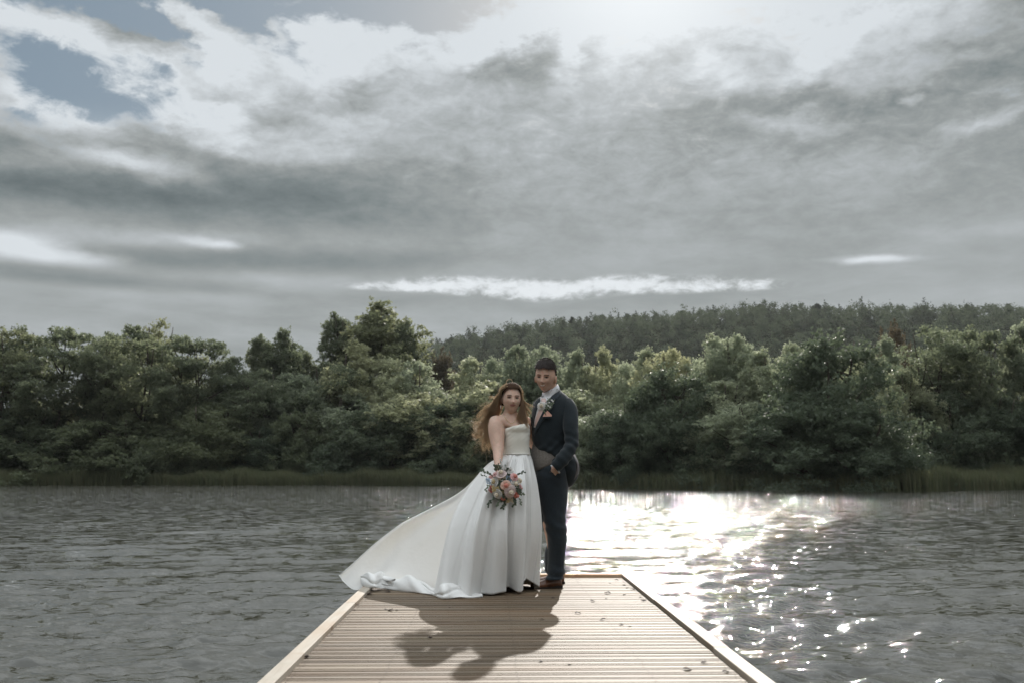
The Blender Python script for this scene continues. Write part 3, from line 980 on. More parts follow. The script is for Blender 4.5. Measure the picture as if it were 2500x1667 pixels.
# ---- undergrowth closing the gaps under the trees
r = np.random.default_rng(5)
C, R_ = [], []
for x_ in np.arange(-60, 62, 1.1):
    for k in range(3):
        s = r.uniform(3, 16)
        y_ = float(shoreY(x_)) + s
        C.append((x_ + r.uniform(-.8, .8), y_, float(groundZ(x_, y_)) + r.uniform(.3, 2.0))); R_.append(r.uniform(.7, 1.3))
v, f = leaves(np.array(C), np.array(R_), 42000, .28, r)
mk('undergrowth', v, f, M['leaf_shaded'], smooth=False, kind='stuff', label='dark undergrowth under the trees of the far bank', category='undergrowth')

# ---- reeds
n = 80000
x_ = r.uniform(-62, 62, n)
s = r.uniform(-2.2, 3.4, n) + .8 * np.sin(x_ * .35)
bare = ((x_ > 7) & (x_ < 25.5)) & (r.random(n) < .72)
x_, s = x_[~bare], s[~bare]
n = len(x_)
y_ = shoreY(x_) + s
z_ = np.maximum(groundZ(x_, y_), WATER - .5)
hgt = .82 * (1.25 + .25 * np.sin(x_ * .5) + .2 * np.sin(x_ * 1.7 + 1)) * r.uniform(.6, 1.12, n) + np.maximum(0, WATER - z_) + .25
hgt *= np.where(x_ > 26, 1.12, 1.0)
lx, ly = r.normal(-.08, .14, n) * hgt, r.normal(0, .1, n) * hgt
wd = r.uniform(.018, .042, n)
ang = r.random(n) * 3.14
ax, ay = np.cos(ang) * wd, np.sin(ang) * wd
b0 = np.stack([x_ - ax, y_ - ay, z_], 1); b1 = np.stack([x_ + ax, y_ + ay, z_], 1)
m0 = np.stack([x_ - ax * .8 + lx * .3, y_ - ay * .8 + ly * .3, z_ + hgt * .6], 1); m1 = np.stack([x_ + ax * .8 + lx * .3, y_ + ay * .8 + ly * .3, z_ + hgt * .6], 1)
tp_ = np.stack([x_ + lx, y_ + ly, z_ + hgt], 1)
v = np.stack([b0, b1, m1, m0, tp_], 1).reshape(-1, 3)
k5 = np.arange(n)[:, None] * 5
f = np.vstack([k5 + np.array([[0, 1, 2]]), k5 + np.array([[0, 2, 3]]), k5 + np.array([[3, 2, 4]])])
mk('reeds', v, f, M['reed'], smooth=False, kind='stuff', label='belt of green and tan reeds along the far waterline', category='reeds')

# ---- thin haze over the lake
hz = mk('haze', *(lambda a, b: ([(x, y, z) for z in (a[2], b[2]) for y in (a[1], b[1]) for x in (a[0], b[0])], [(0, 2, 3, 1), (4, 5, 7, 6), (0, 1, 5, 4), (2, 6, 7, 3), (0, 4, 6, 2), (1, 3, 7, 5)]))((-660, -660, -4), (660, 660, 116)), smooth=False, kind='stuff', label='thin haze over the lake')
m, t, out = mat('haze_air')
pv = t.n('ShaderNodeVolumePrincipled', ins={'Color': (.90, .95, 1.0, 1), 'Density': .00006, 'Anisotropy': .4})
t.t.links.new(pv.outputs[0], out.inputs['Volume'])
hz.data.materials.append(m)

# ================================================================== JETTY
XL0, XL1, XR0, XR1 = -0.984, -0.911, 1.130, 1.208
YEND = 8.79


def box(x0, x1, y0, y1, z0, z1, bev=.003):
    bm = bmesh.new()
    bmesh.ops.create_cube(bm, size=1)
    for v in bm.verts:
        v.co = ((x0 + x1) / 2 + v.co.x * (x1 - x0), (y0 + y1) / 2 + v.co.y * (y1 - y0), (z0 + z1) / 2 + v.co.z * (z1 - z0))
    if bev: bmesh.ops.bevel(bm, geom=bm.edges[:], offset=bev, segments=1, affect='EDGES')
    me = bpy.data.meshes.new('box'); bm.to_mesh(me); bm.free()
    return me


jetty = empty('jetty', (0, 0, 0), 'pale timber jetty of grooved boards with raised edge boards', 'jetty')
prof = []
wB = .0965
for (a, b) in ((-.5, -.33), (-.23, -.06), (.04, .50)):
    prof += [(a * wB, -.008 if a > -.5 else -.003), (a * wB + .0012, 0), (b * wB - .0012, 0), (b * wB, -.008 if b < .5 else -.003)]
prof = [(-wB / 2, -.027)] + prof + [(wB / 2, -.027)]
VV = [(x, y, z) for x in (-1, 1) for y, z in prof]
k = len(prof)
FF = [(i, i + 1, k + i + 1, k + i) for i in range(k - 1)] + [(k - 1, 0, k, 2 * k - 1)] + [tuple(range(k))[::-1], tuple(range(k, 2 * k))]
bo = mk('board', VV, FF, M['board'], smooth=False)
bmesh_data = bo.data; bpy.data.objects.remove(bo)
y = YEND - .079 - wB / 2
nb = 0
while y > -1.6:
    o = link('board', bmesh_data, jetty)
    o.location = ((XL1 + XR0) / 2 + rng.uniform(-.002, .002), y + rng.uniform(-.0012, .0012), rng.uniform(-.0012, .0012))
    o.scale = ((XR0 - XL1) / 2 - .003, 1, 1)
    o.rotation_euler = (rng.uniform(-.010, .010), rng.uniform(-.0009, .0009), rng.uniform(-.0014, .0014))
    y -= .1045
scr = []
yy = YEND - .079 - wB / 2
while yy > 1.5:
    for x in (-.885, -.475, .125, .725, 1.10):
        for q in (-.028, .020):
            c = (x + rng.uniform(-.006, .006), yy + q + rng.uniform(-.002, .002))
            th = np.linspace(0, 2 * math.pi, 6, endpoint=False)
            scr.append(([(c[0] + .0042 * math.cos(a), c[1] + .0042 * math.sin(a), .0016) for a in th], [(0, 1, 2, 3, 4, 5)]))
    yy -= .1045
V, Fc = merge(scr)
mk('screws', V, Fc, M['sole'], jetty, smooth=False, kind='stuff')
for x0, x1, cuts in ((XL0, XL1, (YEND, 6.93, 5.065, 3.2, 1.3, -.6, -1.65)), (XR0, XR1, (YEND, 7.02, 5.17, 3.3, 1.45, -.4, -1.65))):
    for a, b in zip(cuts[:-1], cuts[1:]):
        dxx = rng.uniform(-.003, .003)
        link('edge_board', box(x0 + dxx, x1 + dxx, b + .0015, a - .0015, -.022, .028 + rng.uniform(-.001, .001)), jetty).data.materials.append(M['kerb'])
link('end_board', box(XL1 + .002, XR0 - .002, YEND - .073, YEND - .001, -.022, .0275), jetty).data.materials.append(M['kerb_end'])
for x0, x1 in ((XL0 + .006, XL0 + .034), (XR1 - .034, XR1 - .006)):
    link('side_board', box(x0, x1, -1.6, YEND - .05, -.20, -.026), jetty).data.materials.append(M['kerb'])
link('side_board', box(XL0 + .036, XR1 - .036, YEND - .05, YEND - .02, -.20, -.026), jetty).data.materials.append(M['kerb_end'])
for x in (-.5, .1, .7):
    link('bearer', box(x, x + .05, -1.6, YEND - .06, -.17, -.031), jetty).data.materials.append(M['kerb'])
for yy in (7.6, 5.2, 2.8, .4):
    for x in (-.55, .78):
        link('float', box(x - .3, x + .3, yy - .8, yy + .8, -.56, -.172, .03), jetty).data.materials.append(M['float'])

# dry leaves lying about on the boards (px, py, size mm)
LV = [(1506, 1416, 32, 0), (1522, 1420.5, 14, 0), (1489, 1423, 16, 0), (1524, 1428, 26, 0), (1532, 1435, 22, 0), (1545, 1438.5, 34, 0), (1484, 1448, 44, 0),
      (1524, 1452, 22, 0), (1563, 1457.5, 24, 0), (1571, 1466, 38, 0), (1480, 1461, 18, 0), (1447, 1467, 32, 0), (1411, 1497, 36, 0), (1471, 1512, 34, 0),
      (1517, 1524, 26, 0), (1537, 1529, 22, 0), (1719, 1618, 30, 0), (1678, 1634, 36, 0), (1772, 1640, 28, 0), (1481, 1407.5, 26, 2), (1320, 1614, 20, 0), (1390, 1622, 16, 0),
      (902, 1450, 46, 3), (946, 1444.5, 40, 3), (1323, 1512, 22, 3), (1350, 1459, 24, 3), (1050, 1556, 26, 3), (1097, 1482, 16, 3), (954, 1489, 34, 1), (942, 1487, 20, 1), (969, 1489, 16, 1),
      (872, 1476, 26, 4), (866, 1488, 14, 4), (746, 1604, 34, 5), (741, 1600, 26, 5), (810, 1547, 16, 4)]

def leaf_mesh(seed):
    r = random.Random(seed)
    n, V, Fc = 7, [], []
    for i in range(n):
        t_ = i / (n - 1)
        w_ = .32 * math.sin(math.pi * min(1, t_ * .93 + .05)) ** .8 * r.uniform(.8, 1.1)
        for j in range(5):
            s_ = (j - 2) / 2
            V.append((t_ - .5, s_ * w_ * 1.5, .05 + .22 * abs(s_) ** 1.6 * w_ * 2 + .07 * math.sin(t_ * 4 + seed) + r.uniform(-.02, .02)))
    zmin = min(v[2] for v in V)
    V = [(a, b, c - zmin + .02) for a, b, c in V]
    for i in range(n - 1):
        for j in range(4):
            a = i * 5 + j
            Fc.append((a, a + 1, a + 6, a + 5))
    o = mk('leaf', V, Fc, M['dryleaf'])
    me = o.data; bpy.data.objects.remove(o)
    return me


LEAFLAB = ['dark leaf below the far right corner of the jetty end board', 'tiny dark leaf speck below the far right corner, next to the right edge board', 'tiny dark leaf left of the far right corner leaves',
           'dark leaf near the right edge board, nearest the far corner but one', 'small dark leaf just below its twin near the right edge board', 'wide dark leaf touching the right edge board near the far end',
           'largest dark curled leaf on the boards right of the shoes', 'small upright leaf right of the largest curled leaf', 'small leaf close to the right edge board, above a bigger upright one', 'upright dark leaf close to the right edge board',
           'thin flat leaf below the largest curled leaf', 'dark leaf on sunlit boards, nearest the right of the couple shadow', 'dark leaf on bare boards right of the shadow of the elbow', 'curled leaf in the middle of the right half of the boards',
           'left one of two dark leaves side by side at the right of the boards', 'right one of two dark leaves side by side at the right of the boards', 'dark leaf at the lower right, topmost of three', 'ragged dark leaf at the lower right, leftmost of three',
           'small dark leaf at the lower right, nearest the right edge board', 'pale tan leaf leaning on the end board beyond the shoes', 'small leaf right of the shadow of the heads near the photo bottom', 'tiny pale brown leaf further right of the shadow of the heads',
           'black leaf in shadow beside the left edge board below the train', 'flat dark leaf in shadow just below the crumpled train', 'dark leaf at the right rim of the couple shadow', 'dark leaf in the shadow just below the shoes of the groom',
           'dark leaf in the shadow of the hair of the bride', 'tiny leaf in the middle of the shadow below the skirt', 'largest brown scrap of the crumbled leaf on the sunlit boards below the train', 'left scrap of the crumbled leaf below the train', 'right scrap of the crumbled leaf below the train',
           'small leaf beside the joint of the left edge board', 'tiny leaf just below the joint of the left edge board', 'dark crumpled leaf against the left edge board, right one of two', 'dark leaf against the left edge board, left one of two', 'tiny leaf on sunlit boards near the middle of the left edge board']
LM = [leaf_mesh(i) for i in range(6)]
for i, (x, y_, s_, g) in enumerate(LV):
    p = onz(x, y_, .001)
    gr = 'dry leaves scattered on the boards'
    lab = LEAFLAB[i]
    o = link('dry_leaf', LM[i % 6], None, label=lab, category='leaf')
    if gr: o['group'] = gr
    o.location = p
    k = s_ / 1000 * 1.15
    o.scale = (k, k, k * (1.0 if g != 5 else 1.3))
    o.rotation_euler = (0, 0, rng.uniform(-.7, .7) + (3.14 if i % 2 else 0))


# ================================================================== PEOPLE
def head_parts(c, a, b, h, feat, yaw=0, roll=0, tip=0.0, jaw=.72, ex=(.80, .76)):
    """head mesh; returns (verts, faces) and a surface function for the face pieces. Face looks to -Y."""
    ez, nz_, mz, cz = feat          # heights of eyes, nose tip, mouth, chin (from centre)
    Mx = Matrix.Translation(c) @ Matrix.Rotation(yaw, 4, 'Z') @ Matrix.Rotation(tip, 4, 'X') @ Matrix.Rotation(roll, 4, 'Y')
    def g(x, z, x0, z0, sx, sz): return math.exp(-((x - x0) / sx) ** 2 - ((z - z0) / sz) ** 2)

    def disp(x, z):
        d = 0
        d += .021 * g(x, z, 0, nz_, .0115, .011)
        d += .011 * g(x, z, 0, (nz_ + ez) / 2 + .004, .009, .016)
        d += .006 * (g(x, z, .011, nz_ - .003, .007, .006) + g(x, z, -.011, nz_ - .003, .007, .006))
        d -= .0075 * (g(x, z, .030, ez, .015, .011) + g(x, z, -.030, ez, .015, .011))
        d += .0045 * (g(x, z, .030, ez + .019, .020, .007) + g(x, z, -.030, ez + .019, .020, .007))
        d += .005 * (g(x, z, .040, nz_ + .002, .017, .016) + g(x, z, -.040, nz_ + .002, .017, .016))
        d += .007 * g(x, z, 0, mz, .020, .010)
        d -= .004 * g(x, z, 0, mz - .014, .018, .006)
        d += .009 * g(x, z, 0, cz + .008, .020, .014)
        return d * 1.15

    def width(z):
        t_ = -z / h
        if t_ <= 0: return a * (1 - .04 * t_ * t_)
        return a * (1 - (1 - jaw) * t_ ** 1.7)

    def front(x, z, off=0.0):
        sz_ = max(1e-4, 1 - (z / h) ** 2) ** ((ex[0] if z > 0 else ex[1]) / 2)
        q = max(0.0, sz_ ** 2 - (x / width(z)) ** 2)
        y = -b * .98 * q ** .5 - disp(x, z) * 1.0
        return Mx @ Vector((x, y - off, z))
    n, m_ = 56, 44
    rs = []
    for i in range(1, m_):
        ph = math.pi * i / m_
        z = h * math.cos(ph)
        wz, s = width(z), math.sin(ph) ** (ex[0] if z > 0 else ex[1])
        row = []
        for j in range(n):
            th = 2 * math.pi * j / n
            x = wz * s * math.cos(th)
            fy = math.sin(th)
            bb = b * (1.0 if fy > 0 else .98)
            if fy > 0 and z < -.2 * h: bb *= 1 - .55 * min(1, (-z / h - .2) / .8)
            y = bb * s * fy
            if fy < 0:
                k_ = min(1, -fy * 1.6)
                y -= disp(x, z) * k_
            row.append(tuple(Mx @ Vector((x, y, z))))
        rs.append(np.array(row))
    V, Fc = loft(rs)
    ears = []
    for sx in (-1, 1):
        ec = Mx @ Vector((sx * (a * 1.02), .022, (ez + nz_) / 2 + .004))
        v, f = ell((0, 0, 0), (.011, .020, .033), 14, 10)
        R_ = (Mx.to_3x3() @ Matrix.Rotation(sx * .35, 3, 'Z'))
        ears.append(([tuple(R_ @ Vector(q) + ec) for q in v], f))
    return [(V, Fc)] + ears, front, Mx


def face_patch(name, front, x0, x1, z_of, half_of, off, m, parent, n=9, k=3):
    """strip on the face from x0 to x1, centre line z_of(t), half height half_of(t)"""
    V, Fc = [], []
    for i in range(n):
        t_ = i / (n - 1)
        x = x0 + (x1 - x0) * t_
        for j in range(k):
            s_ = (j / (k - 1) - .5) * 2
            bulge = (1 - s_ * s_) * .0015
            V.append(front(x, z_of(t_) + s_ * half_of(t_), off + bulge))
    for i in range(n - 1):
        for j in range(k - 1):
            q = i * k + j
            Fc.append((q, q + 1, q + k + 1, q + k))
    return mk(name, V, Fc, m, parent)


def eye_set(front, ez, parent, sc=1.0, squint=.0):
    for sx in (-1, 1):
        xe = sx * .031
        face_patch('eye', front, xe - .0125, xe + .0125, lambda t_: ez - .001 + .0005, lambda t_: .0040 * math.sin(math.pi * t_) ** .7 * (1 - squint) + .0003, .0022, M['eyeball'], parent)
        face_patch('iris', front, xe - .0048, xe + .0048, lambda t_: ez, lambda t_: .0046 * math.sin(math.pi * t_) ** .5 * (1 - squint) + .0002, .0034, M['iris'], parent)
        face_patch('eyelid', front, xe - .0150, xe + .0150, lambda t_: ez + .0055 + .0015 * math.sin(math.pi * t_), lambda t_: .0030 * math.sin(math.pi * t_) ** .6 + .0004, .0034, M['eyelid'], parent)
        face_patch('eyelash', front, xe - .0145, xe + .0145, lambda t_: ez + .0028 + .0018 * math.sin(math.pi * t_), lambda t_: .0014, .0048, M['brow'], parent)


def hand(wrist, direc, palm_n, size=.175, curl=.9, spread=.1):
    """palm, four unequal bent fingers and a thumb from the side of the palm"""
    d = Vector(direc).normalized(); nn = Vector(palm_n); nn = (nn - d * nn.dot(d)).normalized()
    s = d.cross(nn)
    wv_ = Vector(wrist)
    pl_ = size * .52
    parts = []
    rr_ = []
    for t_, wa, wb in ((-.12, .026, .019), (.15, .030, .017), (.55, .040, .016), (.95, .041, .014), (1.05, .036, .010)):
        c = wv_ + d * pl_ * t_
        th = np.linspace(0, 2 * math.pi, 16, endpoint=False)
        rr_.append(np.array([c + s * math.cos(a) * wa + nn * math.sin(a) * wb for a in th]))
    parts.append(loft(rr_))
    for k_, (off, ln) in enumerate(((-.030, .86), (-.010, 1.0), (.010, .94), (.030, .74))):
        b_ = wv_ + d * pl_ * .9 + s * off
        L_ = size * .46 * ln
        pts = [b_]
        ang = 0.1
        for q in (.42, .33, .25):
            ang += curl * .5
            dr = (d * math.cos(ang) + nn * math.sin(ang) + s * off * spread * 12).normalized()
            pts.append(pts[-1] + dr * L_ * q)
        parts.append(tube(pts, (.0095, .009, .008, .0065), 10, 3))
    b_ = wv_ + d * pl_ * .30 - s * .030
    pts = [b_, b_ + (d * .6 - s * .6 + nn * .4) * .028, b_ + (d * 1.1 - s * .7 + nn * .9) * .045, b_ + (d * 1.6 - s * .5 + nn * 1.3) * .052]
    parts.append(tube(pts, (.013, .011, .0095, .007), 10, 3))
    return parts


def PP(l): return [P(*q) for q in l]


# ------------------------------------------------------------------ groom
GY_ = 7.95
groom = empty('person', (0.475, 7.94, 0), 'man in navy suit and blush tie standing with a hand in his pocket', 'person')
groom['world_built'] = 1
gh_c = P(1331.5, 917, 7.88)
gh, gfront, gM = head_parts(gh_c, .0785, .098, .123, (-.014, -.047, -.079, -.118), yaw=rad(-17), roll=rad(4), tip=rad(4), jaw=.56, ex=(.86, .86))
neckg = loft(rings([(962, 1325, 1366, 7.97, .060), (950, 1327, 1359, 7.94, .056), (938, 1327, 1357, 7.93, .058), (925, 1325, 1354, 7.92, .06)], n=24))
torsog = loft(rings([(968, 1325, 1385, 7.97, .07), (985, 1318, 1388, 7.97, .08), (1020, 1310, 1388, 7.97, .095), (1060, 1310, 1382, 7.97, .095), (1100, 1312, 1378, 7.97, .095), (1150, 1316, 1376, 7.96, .10), (1180, 1322, 1374, 7.95, .09)], n=28))
armg = tube(PP([(1385, 990, 7.88), (1392, 1035, 7.80), (1395, 1080, 7.76), (1375, 1115, 7.72), (1354, 1143, 7.75)]), (.040, .038, .034, .032, .026), 16, 4)
arm2 = tube(PP([(1318, 990, 8.02), (1312, 1035, 8.10), (1300, 1075, 8.14), (1270, 1085, 8.10), (1245, 1085, 8.04)]), (.040, .038, .034, .030, .024), 16, 4)
legs = [tube(PP([(1352, 1170, 7.92), (1352, 1260, 7.90), (1358, 1330, 7.92), (1359, 1412, 7.93)]), (.065, .055, .042, .032), 16, 4),
        tube(PP([(1340, 1170, 8.02), (1338, 1260, 8.02), (1348, 1330, 8.06), (1352, 1405, 8.08)]), (.060, .050, .040, .030), 16, 4)]
hnd = hand(P(1354, 1143, 7.75), (.03, .12, -.15), (.1, 1, .6), size=.15, curl=.15)
hnd2 = hand(P(1245, 1085, 8.04), (-1, -.1, -.1), (0, -1, 0), curl=.5)
gbody = remesh('body', gh + [neckg, torsog, armg, arm2] + legs + hnd + hnd2, .0052, 2, M['skin_m'], groom)
eye_set(gfront, -.014, gbody, squint=.25)
for sx in (-1, 1):
    face_patch('eyebrow', gfront, sx * .031 - .018, sx * .031 + .018, lambda t_: .0045 + .0035 * math.sin(math.pi * t_), lambda t_: .0030, .0035, M['brow'], gbody)
face_patch('lips', gfront, -.027, .027, lambda t_: -.079 + .006 * (2 * t_ - 1) ** 2, lambda t_: .0068 * math.sin(math.pi * t_) ** .6 + .0005, .0020, M['lips_m'], gbody)
face_patch('teeth', gfront, -.020, .020, lambda t_: -.0785 + .005 * (2 * t_ - 1) ** 2, lambda t_: .0032 * math.sin(math.pi * t_) ** .5 + .0002, .0045, M['teeth'], gbody)

# short dark hair: a cap with thousands of short strands
def scalp(Mx, a, b, h, grow, keep, n=72, m_=48, drop=0):
    rs, ok = [], []
    V, Fc, idx = [], [], {}
    for i in range(m_):
        ph = math.pi * (i + .5) / m_ * .80
        for j in range(n):
            th = 2 * math.pi * j / n
            x, y, z = math.sin(ph) ** .8 * math.cos(th), math.sin(ph) ** .8 * math.sin(th), math.cos(ph)
            idx[i, j] = len(V)
            gg = grow(x, y, z) if callable(grow) else grow
            V.append(Mx @ Vector((x * (a + gg), y * (b + gg), z * (h + gg))))
            ok.append(keep(x, y, z))
    for i in range(m_ - 1):
        for j in range(n):
            k_ = (j + 1) % n
            q = (idx[i, j], idx[i + 1, j], idx[i + 1, k_], idx[i, k_])
            if all(ok[t_] for t_ in q): Fc.append(q)
    top = len(V)
    V.append(Mx @ Vector((0, 0, h + (grow(0, 0, 1) if callable(grow) else grow))))
    for j in range(n): Fc.append((top, idx[0, j], idx[0, (j + 1) % n]))
    return V, Fc


def strands(segs, w0=.0012):
    """segs (n,k,3) polylines -> thin three-sided strands"""
    n, k_, _ = segs.shape
    tan = np.gradient(segs, axis=1)
    tan /= np.linalg.norm(tan, axis=2, keepdims=True) + 1e-9
    s1 = np.cross(tan, np.array([.13, 1, .21])); s1 /= np.linalg.norm(s1, axis=2, keepdims=True) + 1e-9
    s2 = np.cross(tan, s1)
    wd_ = w0 * np.linspace(1, .25, k_)[None, :, None] * np.random.default_rng(3).uniform(.7, 1.3, (n, 1, 1))
    rg = [segs + (s1 * math.cos(a) + s2 * math.sin(a)) * wd_ for a in (0, 2.09, 4.19)]
    V = np.stack(rg, 2).reshape(-1, 3)
    base = (np.arange(n)[:, None] * k_ + np.arange(k_ - 1)[None]).ravel()[:, None] * 3
    Fc = np.vstack([base + np.array([[0, 1, 4, 3]]), base + np.array([[1, 2, 5, 4]]), base + np.array([[2, 0, 3, 5]])])
    return V, Fc


def g_keep(x, y, z):
    if y < -.15: return z > .36 + .03 * math.sin(7 * x + 1)
    if y < .35: return z > (.42 - (y + .15) * 1.2 if abs(x) > .5 else .2)
    return z > -.42
HV, HF = scalp(gM, .080, .099, .125, lambda x, y, z: .005 + .006 * max(0, z) + (.004 if y < -.2 else 0), g_keep)
rh = np.random.default_rng(31)
bm_ = [(HV[f[0]] + HV[f[2 if len(f) > 3 else 1]]) / 2 for f in HF]
ctrh = gM @ Vector((0, .01, 0))
segs = []
gdir = gM.to_3x3() @ Vector((.35, -1, -.15))
for _ in range(6500):
    p = bm_[rh.integers(len(bm_))] + Vector(rh.normal(0, .004, 3).tolist())
    nn = (p - ctrh).normalized()
    L_ = rh.uniform(.006, .012)
    d1 = (nn * .45 + gdir * rh.uniform(.3, .9) + Vector(rh.normal(0, .25, 3).tolist())).normalized()
    d2 = (d1 + gdir * .5 - nn * .35).normalized()
    segs.append([p - nn * .003, p + d1 * L_ * .6, p + d1 * L_ * .6 + d2 * L_ * .5])
SV, SF = strands(np.array([[list(q) for q in s_] for s_ in segs]), .0007)
hair = mk('hair', np.array([list(v) for v in HV]), [f for f in HF], M['hair_m'], groom)
st = mk('hair_strands', SV, SF, M['hair_m'], hair)

# suit trousers
near = rings([(1118, 1318, 1390, 7.93, .135), (1150, 1308, 1388, 7.92, .160), (1185, 1308, 1387, 7.92, .150), (1215, 1316, 1386, 7.91, .125), (1240, 1322, 1384, 7.91, .115), (1265, 1327, 1381, 7.90, .10), (1295, 1333, 1383.5, 7.90, .095),
              (1325, 1337, 1383, 7.91, .085), (1350, 1337, 1380, 7.92, .078), (1375, 1337, 1378, 7.93, .072), (1398, 1336, 1377, 7.93, .070), (1412, 1333, 1376, 7.93, .074)], n=40)
far = rings([(1118, 1306, 1370, 8.02, .11), (1150, 1304, 1372, 8.03, .12), (1185, 1305, 1374, 8.03, .12), (1212, 1307, 1374, 8.04, .115), (1240, 1311, 1372, 8.05, .105), (1265, 1318, 1372, 8.06, .095), (1295, 1328, 1374, 8.08, .085),
             (1323, 1336, 1374, 8.10, .078), (1345, 1330, 1374, 8.10, .072), (1370, 1329.5, 1374, 8.10, .070), (1392, 1331, 1379, 8.10, .068), (1402, 1334, 1380, 8.10, .068)], n=40)
tr = remesh('trousers', [loft(near), loft(far)], .006, 2, M['trouser'], groom)


def tfold(c):
    z = c.z
    v = mnoise.noise(Vector((c.x * 9, c.y * 9, z * 4))) * .004
    k_ = math.exp(-((z - .07) / .08) ** 2) + .6 * math.exp(-((z - .48) / .09) ** 2) + .6 * math.exp(-((z - .95) / .12) ** 2)
    v += k_ * .007 * math.sin(z * 75 + 4 * mnoise.noise(c * 7) + c.x * 30)
    return v
wrinkle(tr.data, tfold)

# waistcoat and jacket
wc = mk('waistcoat', *loft(rings([(985, 1312, 1380, 7.95, .08, 0), (1020, 1305, 1382, 7.95, .09, 0), (1060, 1304, 1380, 7.95, .095, 0), (1082, 1301, 1380, 7.95, .105, 0), (1100, 1297, 1380, 7.94, .125, 0), (1118, 1298, 1378, 7.93, .142, .004), (1128, 1300, 1374, 7.93, .148, .022), (1135, 1303, 1368, 7.93, .148, .034), (1139, 1308, 1356, 7.93, .135, .034)], n=48)), M['tweed'], groom)
jr = rings([(950, 1345, 1366, 7.99, .045), (958, 1338, 1374, 7.98, .062), (966, 1322, 1384, 7.97, .088), (976, 1308, 1393, 7.96, .112), (992, 1301, 1399, 7.95, .128), (1015, 1298, 1400, 7.94, .140), (1045, 1297.5, 1397, 7.94, .146), (1070, 1299, 1394, 7.94, .146),
            (1088, 1303, 1393, 7.94, .147), (1100, 1307, 1396, 7.94, .152), (1112, 1319, 1402, 7.95, .154), (1124, 1333, 1410.5, 7.96, .152), (1138, 1346, 1413, 7.96, .15), (1152, 1348, 1413, 7.96, .145), (1168, 1353, 1408, 7.97, .125), (1182, 1362, 1399, 7.98, .09), (1196, 1371, 1384, 8.02, .03)], n=48)
slv = tube(PP([(1383, 984, 7.93), (1390, 1003, 7.87), (1393, 1040, 7.80), (1395.5, 1076, 7.76), (1388, 1100, 7.72), (1370, 1124, 7.68), (1353, 1142, 7.675)]), (.058, .064, .060, .054, .053, .050, .043), 22, 5)
slv2 = tube(PP([(1318, 984, 8.0), (1312, 1035, 8.10), (1300, 1075, 8.15), (1272, 1083, 8.11), (1254, 1085, 8.05)]), (.060, .058, .052, .047, .036), 18, 4)
jk = remesh('jacket', [loft(jr), slv, slv2], .0055, 3, M['suit'], groom)


def jfold(c):
    v = mnoise.noise(Vector((c.x * 7, c.y * 7, c.z * 5))) * .006 + mnoise.noise(Vector((c.x * 16, c.y * 16, c.z * 9))) * .003
    e = P(1392, 1085, 7.74)
    d_ = (c - e).length
    v += .0042 * math.exp(-(d_ / .11) ** 2) * math.sin((c.z * .9 + c.x * .5) * 95 + 3 * mnoise.noise(c * 8))
    w2 = P(1355, 1120, 7.75)
    v += .006 * math.exp(-((c - w2).length / .12) ** 2) * math.sin((c.z + c.x * .8) * 80)
    v += .0035 * math.exp(-((c.z - 1.05) / .12) ** 2) * math.sin((c.z * 1.0 - c.x * .7) * 70 + 4 * mnoise.noise(c * 5))
    return v
wrinkle(jk.data, jfold)
tj = bvh(jk)
tw = bvh(jk, wc)
# back flap of the jacket, blown open so that the lining shows
A1 = cat(PP([(1403, 1108, 7.93), (1411.5, 1128, 7.93), (1413.5, 1146, 7.93), (1408, 1166, 7.94), (1396, 1184, 7.96), (1374, 1203, 7.98)]), 24)
A2 = cat(PP([(1399, 1110, 7.88), (1406.5, 1129, 7.87), (1407, 1146, 7.87), (1400, 1164, 7.88), (1388, 1181, 7.90), (1371, 1198, 7.93)]), 24)
A3 = cat(PP([(1400, 1112, 7.89), (1409, 1130, 7.865), (1411, 1147, 7.865), (1404, 1165, 7.88), (1391, 1181, 7.90), (1373, 1198, 7.94)]), 24)
ll = mk('lining', *loft([A1, A3, A2], cap=False, closed=False), M['lining'], jk)
ll.modifiers.new('thickness', 'SOLIDIFY').thickness = .003
# shirt, tie, lapels, collar
patch('shirt', [(1320, 968), (1343, 962), (1342, 980), (1330, 1005), (1317, 1026), (1308, 1044), (1303, 1042), (1305, 1020), (1311, 998), (1316, 980)], tj, .004, .003, M['shirt'], groom)
patch('necktie', [(1321.5, 971), (1332, 972), (1333.5, 979), (1329, 984), (1327, 1003), (1318, 1022), (1308, 1040), (1304.5, 1038), (1309, 1016), (1317, 996), (1322, 983)], tj, .011, .005, M['tie'], groom, fold=lambda x, y: .006 if y < 984 else 0)
lp = patch('lapel', [(1361, 949), (1367, 953), (1369, 961), (1356, 975), (1349, 984), (1351, 990), (1337, 1012), (1321, 1031), (1309, 1052), (1304, 1062), (1302.5, 1056), (1310, 1034), (1322, 1010), (1333, 988), (1341, 972), (1352, 960)], tj, .012, .006, M['lapel'], jk)
patch('lapel', [(1319, 970), (1317, 982), (1309, 1002), (1304, 1022), (1301.5, 1046), (1298.5, 1047), (1297.5, 1025), (1299, 1005), (1306, 988), (1313, 976)], tj, .012, .006, M['lapel'], jk)
cl = []
for (yb, tl, xl, xr, bb) in ((962, 11, 1322, 1368, .070), (955, 11, 1323.5, 1365.5, .068), (948, 11, 1324, 1362, .066)):
    cl.append(ring(yb, xl, xr, 7.95, bb, n=36, tilt=tl * .0033, tilty=.012))
c_ = mk('collar', *loft(cl, cap=False), M['shirt'], groom)
c_.modifiers.new('thickness', 'SOLIDIFY').thickness = .003
tn = bvh(c_, jk, gbody)
patch('collar_wing', [(1327, 966), (1343, 957), (1360, 943), (1364.5, 949), (1358, 957), (1343, 972), (1337, 981), (1331, 975)], tn, .010, .003, M['shirt'], groom)
